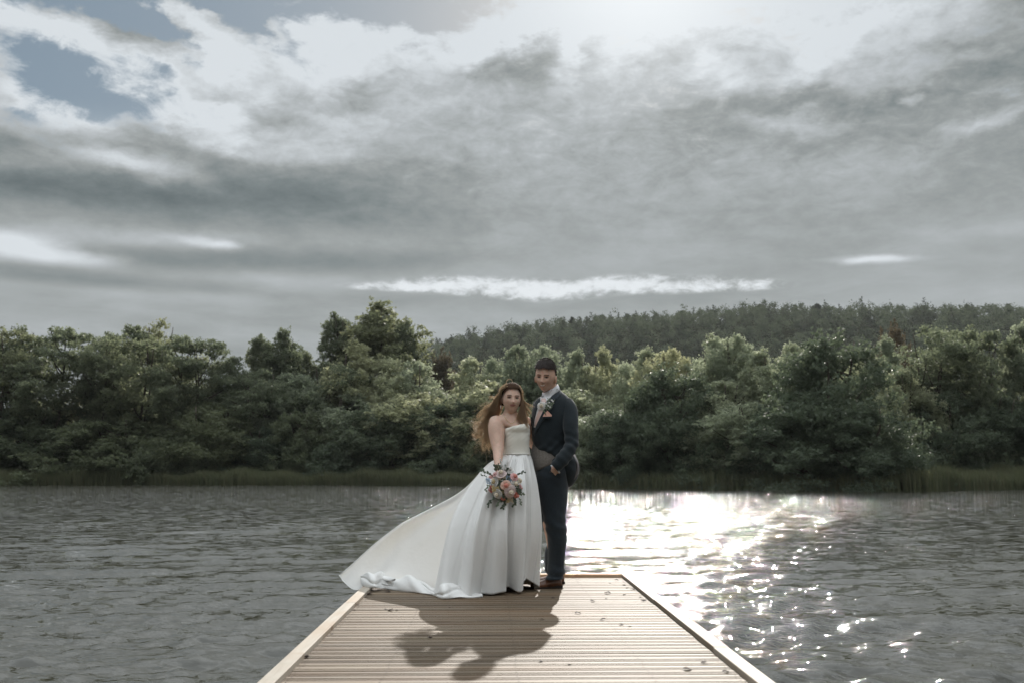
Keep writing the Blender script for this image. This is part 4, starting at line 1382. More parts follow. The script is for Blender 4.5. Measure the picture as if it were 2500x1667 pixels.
patch('collar_wing', [(1325, 964), (1321, 966), (1318.5, 974), (1320.5, 979), (1324, 973)], tn, .010, .003, M['shirt'], groom)
patch('shirt_cuff', [(1343.5, 1135), (1346, 1133.5), (1368, 1151.5), (1366, 1154.5)], bvh(jk, tr), .010, .004, M['shirt'], jk)
patch('pocket_square', [(1324.5, 1016.5), (1328, 1010), (1333, 1005), (1337, 1001.5), (1341, 1006), (1347, 1012), (1346.5, 1016)], tj, .018, .003, M['square'], jk, fold=lambda x, y: .003 * math.sin(x * .9))
patch('pocket', [(1323.5, 1016.5), (1347.5, 1015.5), (1347.5, 1020), (1324, 1021)], tj, .021, .003, M['suit'], jk)
patch('bare_wrist', [(1345, 1138), (1362.5, 1151.5), (1356, 1160), (1352, 1156)], bvh(jk, tr, gbody), .006, .004, M['skin_m'], gbody)




def shoe(heel, toe, h0, parent, w=.048):
    heel, toe = Vector(heel), Vector(toe)
    d = toe - heel
    s = Vector((d.y, -d.x, 0)).normalized()
    rows = []
    for t_, ww, hh_, zz_ in ((-.02, .55, .055, .012), (.04, .70, .075, .010), (.15, .75, .088, .010), (.30, .78, .085, .010), (.45, .86, .070, .009), (.60, .98, .055, .009), (.75, 1.0, .046, .009), (.88, .90, .040, .010), (.96, .62, .033, .012), (1.0, .25, .022, .016)):
        c = heel + d * t_
        th = np.linspace(0, 2 * math.pi, 20, endpoint=False)
        row = []
        for a in th:
            co, si = math.cos(a), math.sin(a)
            z = zz_ + (hh_ * max(0, si) ** .75 if si > 0 else -.0 * si)
            row.append(tuple(c + s * (co * w * ww) + Vector((0, 0, z))))
        rows.append(np.array(row))
    up_ = mk('shoe', *loft(rows), M['shoe'], parent)
    rows = []
    for t_, ww in ((-.04, .55), (.02, .78), (.15, .82), (.35, .80), (.60, 1.03), (.78, 1.06), (.92, .85), (1.0, .5), (1.025, .2)):
        c = heel + d * t_
        zt = .020 if t_ < .28 else .012
        rows.append(np.array([tuple(c + s * (k_ * w * ww) + Vector((0, 0, z))) for k_, z in ((-1, .0005), (1, .0005), (1, zt), (-1, zt))]))
    mk('sole', *loft(rows), M['sole'], up_, smooth=False)
    for k_ in range(4):
        c = heel + d * (.40 + .06 * k_)
        z = .010 + .086 - .011 * k_
        mk('lace', *tube([c - s * .02 + Vector((0, 0, z - .008)), c + Vector((0, 0, z + .001)), c + s * .02 + Vector((0, 0, z - .008))], (.0022,) * 3, 6, 2), M['sole'], up_)
    return up_


hl = onz(1369, 1433.5); hl2 = onz(1375, 1424)
shoe(hl, (onz(1296, 1437).x, hl.y - .05, 0), 0, groom)
shoe(hl2, (onz(1306, 1424).x, hl2.y - .03, 0), 0, groom)

# buttonhole of a white rose and gypsophila
def rose(name, c, r_, m, parent, nrm=(0, -1, .1), k=4, inner=None, squash=1.0):
    """open rose: rings of cupped petals"""
    nrm = Vector(nrm).normalized()
    q = nrm.to_track_quat('Z', 'Y')
    V, Fc = [], []
    rr2 = random.Random(int(c[0] * 1e4) + int(c[2] * 1e4))
    for ringi in range(k):
        f_ = (ringi + .6) / k
        npet = 3 + ringi
        for pi in range(npet):
            a0 = 6.283 * pi / npet + ringi * .9 + rr2.uniform(-.2, .2)
            wid = 6.283 / npet * .72
            o0 = len(V)
            rad2 = r_ * f_ * rr2.uniform(.92, 1.06)
            for i in range(5):
                u = i / 4
                for j in range(6):
                    v_ = (j / 5 - .5) * 2
                    a = a0 + v_ * wid * (.55 + .45 * math.sin(u * 2.2))
                    rr3 = rad2 * (.25 + .75 * math.sin(u * 1.57) ** .8) * (1 + .10 * (u > .8) * (1 - v_ * v_))
                    z = r_ * ((1 - f_) * .55 + .62 * u ** 1.4 * (1.05 - .62 * f_) - .30 * f_ * (u ** 4) - .25 * abs(v_) ** 3 * u)
                    V.append(Vector((rr3 * math.cos(a) * squash, rr3 * math.sin(a), z - .3 * r_)))
            for i in range(4):
                for j in range(5):
                    b_ = o0 + i * 6 + j
                    Fc.append((b_, b_ + 1, b_ + 7, b_ + 6))
    V = [q @ v_ + Vector(c) for v_ in V]
    o = mk(name, V, Fc, M[m], parent)
    if inner:
        iv, ifc = ell((0, 0, 0), (r_ * .42 * squash, r_ * .42, r_ * .36), 12, 8)
        mk('centre', [q @ (Vector(v_) + Vector((0, 0, r_ * .22))) + Vector(c) for v_ in iv], ifc, M[inner], o)
    return o


def sprig(name, pts, nleaf, ls, m, parent, tip=None, seed=1, fat=.5):
    r_ = random.Random(seed)
    st_ = tube(pts, [.0016] * len(pts), 5, 2)
    parts = [st_]
    c = cat([list(p) for p in pts], nleaf + 1)
    for i in range(nleaf):
        p = Vector(c[i + 1]); d = Vector(c[i + 1] - c[i]).normalized()
        sd_ = Vector((r_.uniform(-1, 1), r_.uniform(-1, .2), r_.uniform(-1, 1)))
        sd_ = (sd_ - d * sd_.dot(d)).normalized()
        e = (d * .8 + sd_).normalized(); w_ = e.cross(Vector((0, 1, 0))).normalized() * ls * fat * .5
        l_ = ls * r_.uniform(.7, 1.2)
        nn = e.cross(w_).normalized() * ls * .12
        V = [p, p + e * l_ * .35 + w_, p + e * l_ * .35 + nn, p + e * l_ * .35 - w_, p + e * l_ * .75 + w_ * .8, p + e * l_ * .78 + nn, p + e * l_ * .75 - w_ * .8, p + e * l_]
        parts.append((V, [(0, 1, 2), (0, 2, 3), (1, 4, 5, 2), (2, 5, 6, 3), (4, 7, 5), (5, 7, 6)]))
    V, Fc = merge(parts)
    return mk(name, V, Fc, M[m], parent)



bst = mk('buttonhole', *tube(PP([(1326, 1000, 7.74), (1330, 1006, 7.74), (1333, 1013, 7.75)]), (.004, .004, .003), 8, 3), M['stem'], jk)


def on(tree, x, y, off):
    r_ = ray(x, y).normalized()
    h = tree.ray_cast(Vector((0, 0, HC)), r_)
    return Vector((0, 0, HC)) + r_ * ((h[3] if h[3] else 7.75) - off)


rose('flower', on(tj, 1322.5, 990, .03), .037, 'white_petal', bst, (-.25, -1, .15), 4, 'cream_petal')
for i, (x, y) in enumerate(((1337, 978), (1341, 982), (1338, 990), (1346, 984), (1350, 979), (1343, 993), (1335, 996), (1347, 976), (1334, 985))):
    c = on(tj, x, y, .035)
    V, Fc = ell(c, (.0075, .006, .0075), 8, 6)
    mk('blossom', V, Fc, M['white_petal' if i % 3 else 'sage'], bst)
for i, (x, y) in enumerate(((1352, 978), (1349, 985), (1345, 996), (1341, 972))):
    sprig('leaf_sprig', [on(tj, 1331, 998, .02), on(tj, (x + 1331) / 2, (y + 998) / 2, .032), on(tj, x, y, .030)], 10, .019, 'sage', bst, seed=i)

# ------------------------------------------------------------------ bride
bride = empty('person', (0.12, 7.84, 0), 'woman in white satin wedding gown with long train and windblown brown hair', 'person')
bride['world_built'] = 1
bh_c = P(1249, 973.5, 7.81)
bh, bfront, bM = head_parts(bh_c, .072, .090, .113, (.006, -.026, -.051, -.100), yaw=rad(7), roll=rad(3), tip=rad(2), jaw=.62, ex=(.90, .86))
tb = loft(rings([(992, 1233, 1262, 7.83, .052), (1003, 1230, 1262, 7.84, .053), (1009, 1227, 1264, 7.85, .058), (1013.5, 1219, 1270, 7.855, .070), (1018, 1210, 1277, 7.86, .082), (1025, 1203, 1284, 7.86, .094), (1034, 1210, 1288, 7.86, .103), (1044, 1232, 1288, 7.85, .110),
                 (1056, 1238, 1288, 7.85, .110), (1075, 1236, 1287, 7.85, .103), (1095, 1236, 1287, 7.85, .100), (1115, 1230, 1291, 7.85, .11), (1150, 1225, 1296, 7.86, .125), (1180, 1228, 1294, 7.86, .12)], n=32))
ab = tube(PP([(1210, 1022, 7.86), (1212.5, 1036, 7.83), (1213, 1054, 7.80), (1214, 1076, 7.76), (1216, 1097, 7.71), (1216, 1116, 7.65), (1215.5, 1137, 7.575)]), (.050, .066, .067, .056, .043, .036, .025), 20, 5)
ab2 = tube(PP([(1281, 1028, 7.90), (1291, 1050, 8.00), (1300, 1080, 8.12), (1325, 1095, 8.20), (1345, 1098, 8.18)]), (.052, .052, .044, .036, .025), 16, 4)
lg = [tube([(x, 7.88, .92), (x, 7.86, .50), (x, 7.90, .12)], (.085, .060, .040), 16, 4) for x in (.03, .19)]
fb = [ell((x, 7.84, .055), (.040, .11, .045), 14, 10) for x in (.03, .19)]
hb = hand(P(1215.5, 1137, 7.575), (.12, -.25, -1), (.9, -.4, .1), .165, 1.5)
hb2 = hand(P(1345, 1098, 8.18), (1, .0, .1), (0, -1, 0), .165, .4)
bbody = remesh('body', bh + [tb, ab, ab2] + lg + fb + hb + hb2, .0050, 3, M['skin_f'], bride)
eye_set(bfront, .006, bbody, squint=.15)
for sx in (-1, 1):
    face_patch('eyebrow', bfront, sx * .030 - .017, sx * .030 + .017, lambda t_: .0235 + .004 * math.sin(math.pi * t_), lambda t_: .0024, .0038, M['brow'], bbody)
face_patch('lips', bfront, -.024, .024, lambda t_: -.0515 + .004 * (2 * t_ - 1) ** 2, lambda t_: .0082 * math.sin(math.pi * t_) ** .7 + .0005, .0022, M['lips_f'], bbody)
face_patch('lip_line', bfront, -.021, .021, lambda t_: -.0505 + .004 * (2 * t_ - 1) ** 2, lambda t_: .0010, .0046, M['mouth'], bbody)

bdl = rings([(1039.5, 1231, 1289, 7.85, .130, .024), (1046, 1229, 1292, 7.85, .138, .016), (1056, 1229, 1293, 7.85, .139, .007), (1070, 1230, 1292, 7.85, .129, .002), (1086, 1228.5, 1291.5, 7.85, .119, 0), (1098, 1228, 1292.5, 7.85, .116, 0), (1110, 1227.5, 1294.5, 7.85, .118, 0)], n=72, k=8)
dress = mk('dress', *loft(bdl, cap=False), M['bodice'], bride)
b1_, b2_ = P(1257, 1051, 7.72), P(1281, 1049, 7.75)


def bfold(c):
    v = smooth01((1.245 - c.z) / .05) * .016 * (math.exp(-((c - b1_).length / .055) ** 2) + math.exp(-((c - b2_).length / .050) ** 2))
    if c.y < 7.86:
        v += .0011 * math.sin((c.z * 1.0 - (c.x - .1) * .75) * 210 + 2.5 * mnoise.noise(c * 9)) * (1 if c.z > 1.08 else .4)
    return v
wrinkle(dress.data, bfold)
dress.modifiers.new('thickness', 'SOLIDIFY').thickness = .003


def sheet(name, ribs, nu, nv, m, parent, closed=False, fold=None, thick=.003):
    R_ = np.array([[list(q) for q in rib] for rib in ribs])        # ribs x stations x 3
    R_ = np.stack([cat(rib, nv) for rib in R_])                   # ribs x nv x 3
    if closed:
        Rc = np.concatenate([R_[-2:], R_, R_[:3]])
        full = np.stack([cat(Rc[:, j], (len(Rc) - 1) * 40 + 1) for j in range(nv)], 1)
        full = full[80:80 + len(R_) * 40]
        sel = np.linspace(0, len(full), nu, endpoint=False).astype(int)
        G_ = full[sel]
    else:
        G_ = np.stack([cat(R_[:, j], nu) for j in range(nv)], 1)
    if fold is not None:
        du = np.roll(G_, -1, 0) - np.roll(G_, 1, 0)
        if not closed: du[0], du[-1] = G_[1] - G_[0], G_[-1] - G_[-2]
        dv = np.gradient(G_, axis=1)
        nn = np.cross(du, dv); nn /= np.linalg.norm(nn, axis=2, keepdims=True) + 1e-9
        U, Vv = np.meshgrid(np.arange(G_.shape[0]) / (G_.shape[0] - (0 if closed else 1)), np.linspace(0, 1, nv), indexing='ij')
        G_ = G_ + nn * fold(U, Vv, G_)[..., None]
    nu_ = G_.shape[0]
    V = G_.reshape(-1, 3)
    i_, j_ = np.meshgrid(np.arange(nu_ if closed else nu_ - 1), np.arange(nv - 1), indexing='ij')
    k_ = (i_ + 1) % nu_
    Fc = np.stack([i_ * nv + j_, k_ * nv + j_, k_ * nv + j_ + 1, i_ * nv + j_ + 1], -1).reshape(-1, 4)
    o = mk(name, V, Fc, m, parent)
    if thick: o.modifiers.new('thickness', 'SOLIDIFY').thickness = thick
    return o, G_


def Pz(px, Y, z):
    q = P(px, 1200, Y)
    return Vector((q.x, Y, z))


SK = [PP([(1294.5, 1109, 7.85), (1301, 1130, 7.83), (1308, 1185, 7.79), (1314, 1290, 7.78), (1306, 1435, 7.84)]),
      PP([(1287, 1109, 7.77), (1293, 1130, 7.73), (1299, 1190, 7.67), (1301, 1295, 7.64), (1288, 1413, 7.68)]),
      PP([(1275, 1109, 7.735), (1278, 1130, 7.70), (1280, 1190, 7.61), (1278, 1295, 7.56), (1272, 1438, 7.62)]),
      PP([(1262, 1109, 7.73), (1259, 1130, 7.68), (1252, 1190, 7.57), (1245, 1295, 7.49), (1238, 1437, 7.58)]),
      PP([(1249, 1109, 7.735), (1240, 1130, 7.68), (1225, 1190, 7.56), (1208, 1295, 7.45), (1198, 1450, 7.48)]),
      PP([(1239, 1109, 7.76), (1222, 1130, 7.70), (1196, 1190, 7.58), (1168, 1295, 7.45), (1150, 1453, 7.43)]),
      PP([(1232, 1109, 7.80), (1208, 1132, 7.75), (1168, 1195, 7.65), (1126, 1300, 7.51), (1100, 1455, 7.41)]),
      PP([(1229, 1109, 7.86), (1197, 1133, 7.84), (1145, 1200, 7.79), (1092, 1300, 7.70), (1052, 1446, 7.58)]),
      PP([(1236, 1109, 7.93), (1212, 1132, 7.97), (1178, 1200, 8.02), (1140, 1300, 8.07)]) + [Pz(1112, 8.12, .01)],
      PP([(1262, 1109, 7.965), (1262, 1132, 8.03), (1255, 1200, 8.10), (1240, 1300, 8.16)]) + [Pz(1222, 8.22, .01)],
      PP([(1285, 1109, 7.94), (1291, 1132, 7.98), (1295, 1200, 8.02), (1296, 1300, 8.05)]) + [Pz(1290, 8.08, .01)]]


def sk_fold(U, V_, G_):
    # soft pleats that open towards the hem, uneven in width
    ph = U * 11
    w_ = 0
    for c_, wd_, am in ((.55, .20, .030), (1.45, .18, -.034), (2.15, .22, .040), (2.95, .16, -.040), (3.55, .20, .045), (4.35, .20, -.042), (5.0, .20, .046), (5.75, .22, -.036), (6.45, .2, .032), (7.6, .3, -.02), (8.6, .3, .03), (9.6, .3, -.03)):
        drift = .22 * np.sin(V_ * 4 + c_ * 2)
        w_ = w_ + am * np.exp(-((ph - c_ - drift * V_) / (wd_ * (.7 + .7 * V_))) ** 2)
    top = .0035 * np.sin(U * 11 * 4.5 + 2 * np.sin(U * 17)) * np.exp(-(V_ / .16) ** 2) * (V_ > .005)
    hem = .012 * np.sin(U * 11 * 3.3 + 1 + 1.5 * np.sin(U * 19)) * smooth01((V_ - .8) / .2)
    soft = .006 * np.sin(U * 47 + 5 * V_ + 2 * np.sin(U * 13)) * smooth01(V_ / .5)
    return w_ * smooth01(V_ / .75) ** .9 * 1.25 + top + hem + soft


skirt, _ = sheet('skirt', SK, 460, 150, M['satin'], dress, True, sk_fold)
co_ = np.empty(len(skirt.data.vertices) * 3, np.float32); skirt.data.vertices.foreach_get('co', co_); co_ = co_.reshape(-1, 3)
co_[:, 2] = np.maximum(co_[:, 2], .006)
skirt.data.vertices.foreach_set('co', co_.ravel())

TR = [PP([(1234, 1112, 7.88), (1210, 1140, 7.86), (1160, 1262, 7.82), (1110, 1385, 7.78), (1085, 1440, 7.70)]),
      PP([(1231, 1111, 7.93), (1192, 1138, 7.95), (1125, 1252, 7.94), (1020, 1378, 7.92), (965, 1432, 7.86)]),
      PP([(1230, 1110, 7.96), (1185, 1140, 7.99), (1117, 1243, 8.03), (992, 1362, 8.04), (910, 1424, 7.92)]),
      PP([(1230, 1110, 7.98), (1180, 1143, 8.02), (1111, 1229, 8.10), (974, 1332, 8.15), (868, 1439, 7.98)]),
      PP([(1230, 1109, 7.99), (1177.5, 1146, 8.05), (1108.5, 1217, 8.14), (968, 1310, 8.21), (839, 1417, 8.09)]),
      PP([(1230, 1109, 8.0), (1175, 1147, 8.07), (1108, 1212, 8.17), (962, 1297.5, 8.24), (823, 1396, 8.16)])]


def tr_fold(U, V_, G_):
    a = .032 * np.sin(V_ * 9 - U * 5) * smooth01(V_ * 1.4) * (.3 + .7 * U)
    b = .010 * np.sin(U * 9 + V_ * 3) * smooth01((V_ - .55) / .45)
    c = .010 * np.exp(-((V_ - .80 + .10 * U) / .035) ** 2) * smooth01((U - .35) / .3)
    e = .016 * np.sin(U * 13 + V_ * 5 + 1.5 * np.sin(V_ * 6)) * smooth01(V_ * 1.6)
    return a + b + c + e


train, GT = sheet('train', TR, 150, 170, M['satin_train'], dress, False, tr_fold)
hem = GT[:, -1]
# rolled hem along the wind-lifted edge and the floating corner
mk('hem', *tube([tuple(q) for q in GT[::-1][:, -1][::6]], [.004] * len(GT[::-1][:, -1][::6]), 8, 2), M['satin'], train)
mk('hem', *tube([tuple(q) for q in GT[-1][::8]], [.0035] * len(GT[-1][::8]), 8, 2), M['satin'], train)

# crumpled cloth gathered on the boards in front of the train
CR = [((879, 1404), (883, 1427), .03), ((896, 1396), (902, 1432), .03), ((912, 1401), (918, 1433), .032), ((930, 1397), (934, 1436), .01), ((948, 1407), (956, 1438), .005), ((972, 1412), (975, 1440), .005), ((994, 1404), (997, 1443), .005),
      ((1015, 1413), (1017, 1446), .005), ((1040, 1424), (1042, 1449), .005), ((1060, 1433), (1064, 1452), .005), ((1080, 1426), (1082, 1460), .005), ((1100, 1425), (1104, 1459), .005), ((1125, 1434), (1130, 1458), .005), ((1150, 1444), (1156, 1457), .005), ((1175, 1450), (1178, 1455), .005)]
ribs = []
for (ux, uy), (lx_, ly_), z0 in CR:
    lo = onz(lx_, ly_, z0)
    up_ = P(ux, uy, lo.y + .11)
    mid1 = up_.lerp(lo, .25) + Vector((0, -.022, .004))
    mid2 = up_.lerp(lo, .62) + Vector((0, -.026, .0))
    bk = up_ + Vector((0.01, .07, -.02))
    ribs.append([bk, up_, mid1, mid2, lo, lo + Vector((0, .05, .0))])


def cr_fold(U, V_, G_):
    x = U * 14
    r_ = .010 * np.sin(x * 1.5 + V_ * 4) * np.sin(V_ * math.pi)
    r_ += .004 * np.sin(x * 3.7 - V_ * 6 + 1) * np.sin(V_ * math.pi)
    r_ += .012 * np.exp(-((V_ - .35 - .3 * np.sin(x * .8)) / .05) ** 2)
    return r_


crm, _ = sheet('train_crumple', ribs, 230, 44, M['satin'], train, False, cr_fold)
for (cx_, cy_), (ex, ey), r0, z0 in (((934, 1411), (962, 1415), .030, .045), ((1072, 1439), (1108, 1450), .034, .04), ((897, 1408), (915, 1412), .024, .06)):
    a_ = P(cx_, cy_, onz(cx_, 1434, .0).y - .03); b_ = P(ex, ey, onz(ex, 1440, .0).y - .02)
    ax_ = (b_ - a_)
    s_ = ax_.normalized().cross(Vector((0, 0, 1))).normalized(); u_ = s_.cross(ax_.normalized())
    R2 = []
    for i in range(14):
        t_ = i / 13
        row = []
        for j in range(30):
            th = -.6 + 5.4 * j / 29
            rr_ = r0 * (1 - .55 * t_) * (1 - .28 * j / 29) * (1 + .12 * math.sin(3 * th + 4 * t_))
            p = a_ + ax_ * (t_ + .10 * math.sin(th)) + s_ * math.cos(th) * rr_ * 1.1 + u_ * math.sin(th) * rr_
            p.z = max(p.z, .006)
            row.append(p)
        R2.append(row)
    sheet('hem_curl', R2, 28, 40, M['satin'], train)

# belt of beads
gb = [bdl[-1]]
waist = np.array(SK)[:, 0] if False else None
for i in range(46):
    x = 1256 + 38.5 * i / 45
    p = on(bvh(dress), x, 1106.5 + .8 * math.sin(i * 1.7), .004) if i == 0 else None
tbd = bvh(dress)
bpts = [on(tbd, 1229 + 65 * i / 30, 1106.5, .003) for i in range(31)]
belt = mk('belt', *tube(bpts, [.0055] * 31, 8, 1, flat=.5), M['bodice'], dress)
V, Fc = merge([ell(on(tbd, 1250 + 43.5 * i / 38, 1106.5 + 1.1 * math.sin(i * 2.2), .009), (.0032 + .0012 * (i % 3 == 0),) * 3, 8, 6) for i in range(39)])
mk('beads', V, Fc, M['bead'], belt, kind='stuff')
# jewellery
nk = bvh(bbody)
npts = [on(nk, x, y, .003) for x, y in ((1228, 1003), (1229, 1010), (1232, 1017), (1237, 1024), (1243, 1030), (1249, 1033), (1255, 1030), (1260, 1022), (1263, 1012))]
mk('necklace', *tube(npts, [.0013] * 9, 6, 3), M['gold'], bbody)
for x, y in ((1222.5, 991), (1273, 990)):
    e = P(x, y, 7.80)
    mk('earring', *merge([ell(e, (.0045, .0045, .006), 10, 8), ell(e - Vector((0, 0, .012)), (.003, .003, .007), 8, 6)]), M['bead'], bbody)
wc_ = P(1215.7, 1134, 7.585)
th = np.linspace(0, 2 * math.pi, 24)
mk('bracelet', *tube([wc_ + Vector((math.cos(a) * .030, math.sin(a) * .030, .004 * math.cos(a))) for a in th], [.0035] * 24, 6, 1, cap=False), M['silver'], bbody)
mk('shoe', *merge([ell((x, 7.80, .028), (.043, .115, .026), 16, 10) for x in (.03, .19)]), M['white_petal'], bbody)

# hair
def b_keep(x, y, z):
    if y < -.1: return z > .64 - .75 * max(0, abs(x) - .48)
    return z > -.45
HV2, HF2 = scalp(bM, .0705, .090, .113, lambda x, y, z: .009 + .010 * max(0, z), b_keep)
hair2 = mk('hair', np.array([list(v) for v in HV2]), HF2, M['hair_cap'], bride)
rh = np.random.default_rng(77)


def lock(guides, n, spread, k_=16, wave=.006, stray=.0, root=.4):
    """n strands interpolated between guide curves"""
    Gs = np.stack([cat([list(P(*q)) for q in g_], k_) for g_ in guides])
    out_ = []
    t_ = np.linspace(0, 1, k_)[:, None]
    ncl_ = max(4, n // 28)
    cl_ = [(rh.random() * (len(Gs) - 1), rh.normal(0, spread, 3), rh.uniform(0, 6.28), rh.uniform(6, 15), rh.uniform(.7, 1.0), rh.normal(0, spread * .8, 3)) for _ in range(ncl_)]
    for _ in range(n):
        u, off, ph, fr, L0, tipo = cl_[rh.integers(ncl_)]
        u = min(len(Gs) - 1.001, max(0, u + rh.normal(0, .10)))
        i = int(u); f_ = u - i
        c = Gs[i] * (1 - f_) + Gs[i + 1] * f_
        o2 = off * (root + (1 - root) * t_) + tipo * t_ ** 2 + rh.normal(0, spread * .33, 3) * (1 - .35 * t_)
        ph2 = ph + rh.normal(0, .25)
        wv_ = np.stack([np.sin(t_[:, 0] * fr + ph2), .6 * np.cos(t_[:, 0] * fr * .8 + ph2), .8 * np.sin(t_[:, 0] * fr * 1.1 + ph2 * 2)], 1) * wave * (.25 + t_)
        c = c + o2 + wv_
        if stray and rh.random() < .22:
            c = c + rh.normal(0, stray, 3) * t_ ** 2
        L_ = L0 * rh.uniform(.85, 1.0)
        s_ = np.linspace(0, L_ * (k_ - 1), k_)
        c = np.stack([np.interp(s_, np.arange(k_), c[:, d]) for d in range(3)], 1)
        out_.append(c)
    return np.array(out_)


YB = 7.90
LG = [[(1222, 962, 7.83), (1212, 978, 7.90), (1199, 990, 7.96), (1182, 998, 7.99), (1164, 1012, 8.0)],
      [(1221, 966, 7.83), (1209, 986, 7.91), (1194, 1003, 7.97), (1176, 1018, 8.0), (1160, 1030, 8.0)],
      [(1221, 970, 7.84), (1207, 994, 7.92), (1192, 1016, 7.97), (1175, 1036, 7.99), (1157, 1044, 7.99)],
      [(1221, 974, 7.85), (1207, 1002, 7.93), (1192, 1030, 7.97), (1177, 1052, 7.98), (1158, 1062, 7.98)],
      [(1222, 978, 7.86), (1208, 1008, 7.94), (1194, 1042, 7.97), (1182, 1068, 7.98), (1166, 1084, 7.97)],
      [(1223, 980, 7.87), (1210, 1012, 7.95), (1197, 1050, 7.97), (1188, 1082, 7.97), (1187, 1106, 7.96)],
      [(1225, 980, 7.88), (1213, 1014, 7.96), (1203, 1056, 7.97), (1198, 1088, 7.96), (1200, 1110, 7.95)]]
sets = [lock(LG, 1500, .016, wave=.021, stray=.06),
        # dark wave in front of the ear, falling behind the shoulder
        lock([[(1240, 943, 7.74), (1226, 951, 7.76), (1220, 968, 7.79), (1218, 988, 7.82), (1210, 1004, 7.88), (1200, 1018, 7.93)],
              [(1236, 944, 7.77), (1221, 955, 7.80), (1217, 972, 7.83), (1214, 990, 7.87), (1205, 1004, 7.92), (1196, 1020, 7.96)]], 700, .0045, wave=.004),
        # crown, combed from the parting to both sides
        lock([[(1252, 939, 7.76), (1238, 938, 7.77), (1225, 948, 7.80), (1219, 962, 7.84)], [(1252, 937, 7.80), (1236, 937, 7.84), (1223, 949, 7.88), (1218, 966, 7.92)], [(1252, 938, 7.88), (1234, 941, 7.91), (1223, 955, 7.93), (1219, 972, 7.95)]], 700, .003, wave=.003, stray=.012),
        lock([[(1252, 939, 7.76), (1264, 941, 7.77), (1271, 952, 7.79), (1273.5, 968, 7.82)], [(1252, 937, 7.80), (1266, 940, 7.84), (1273, 954, 7.87), (1275, 972, 7.89)], [(1252, 938, 7.88), (1266, 943, 7.91), (1273, 957, 7.93), (1275, 976, 7.93)]], 600, .003, wave=.003, stray=.010),
        # right side: dark curls over the shoulder
        lock([[(1271, 955, 7.78), (1274, 975, 7.79), (1272, 995, 7.78), (1266, 1012, 7.77), (1268, 1028, 7.76), (1277, 1038, 7.75)],
              [(1272, 957, 7.80), (1275, 978, 7.81), (1274, 1000, 7.79), (1272, 1018, 7.76), (1278, 1032, 7.75), (1288, 1046, 7.75)],
              [(1273, 960, 7.82), (1276, 982, 7.82), (1279, 1004, 7.80), (1284, 1022, 7.78), (1290, 1038, 7.76), (1296, 1058, 7.75)]], 800, .006, wave=.008),
        # pale flyaway hair between the two
        lock([[(1272, 960, 7.84), (1279, 976, 7.86), (1290, 984, 7.86), (1304, 989, 7.84)], [(1273, 968, 7.85), (1281, 986, 7.86), (1290, 996, 7.84), (1300, 1004, 7.82)],
              [(1273, 972, 7.86), (1280, 994, 7.85), (1288, 1008, 7.83), (1297, 1014, 7.80)], [(1273, 976, 7.86), (1278, 1004, 7.84), (1286, 1020, 7.80), (1294, 1032, 7.78)], [(1272, 984, 7.86), (1275, 1008, 7.84), (1281, 1026, 7.80), (1290, 1046, 7.77)]], 560, .006, wave=.007, stray=.015)]
V, Fc = strands(np.concatenate([s_ if s_.shape[1] == 16 else s_ for s_ in sets]), .00085)
mk('hair_strands', V, Fc, M['hair_f'], hair2)
fly = lock([[(1224, 955, 7.84), (1214, 950, 7.86), (1205, 945, 7.86), (1199, 942, 7.86)], [(1222, 962, 7.85), (1210, 962, 7.88), (1200, 960, 7.9), (1192, 960, 7.9)], [(1218, 975, 7.88), (1206, 974, 7.92), (1198, 975, 7.94), (1190, 980, 7.94)],
            [(1200, 995, 7.95), (1186, 994, 7.97), (1176, 999, 7.98), (1168, 996, 7.98)], [(1185, 1020, 7.97), (1170, 1018, 7.98), (1160, 1022, 7.98), (1154, 1018, 7.98)], [(1178, 1050, 7.98), (1162, 1052, 7.98), (1154, 1046, 7.98), (1148, 1034, 7.98)], [(1175, 1076, 7.97), (1168, 1086, 7.97), (1162, 1090, 7.97), (1157, 1088, 7.97)]], 110, .008, wave=.008, stray=.03)
loop = np.stack([cat([list(P(*q)) for q in [(1240, 940, 7.82), (1236, 932, 7.82), (1240, 926, 7.82), (1247, 925, 7.82), (1251, 930, 7.82), (1252, 937, 7.82)]], 16) + rh.normal(0, .002, 3) for _ in range(5)])
V, Fc = strands(np.concatenate([fly, loop]), .0011)
mk('flyaway_hair', V, Fc, M['hair_f'], hair2)

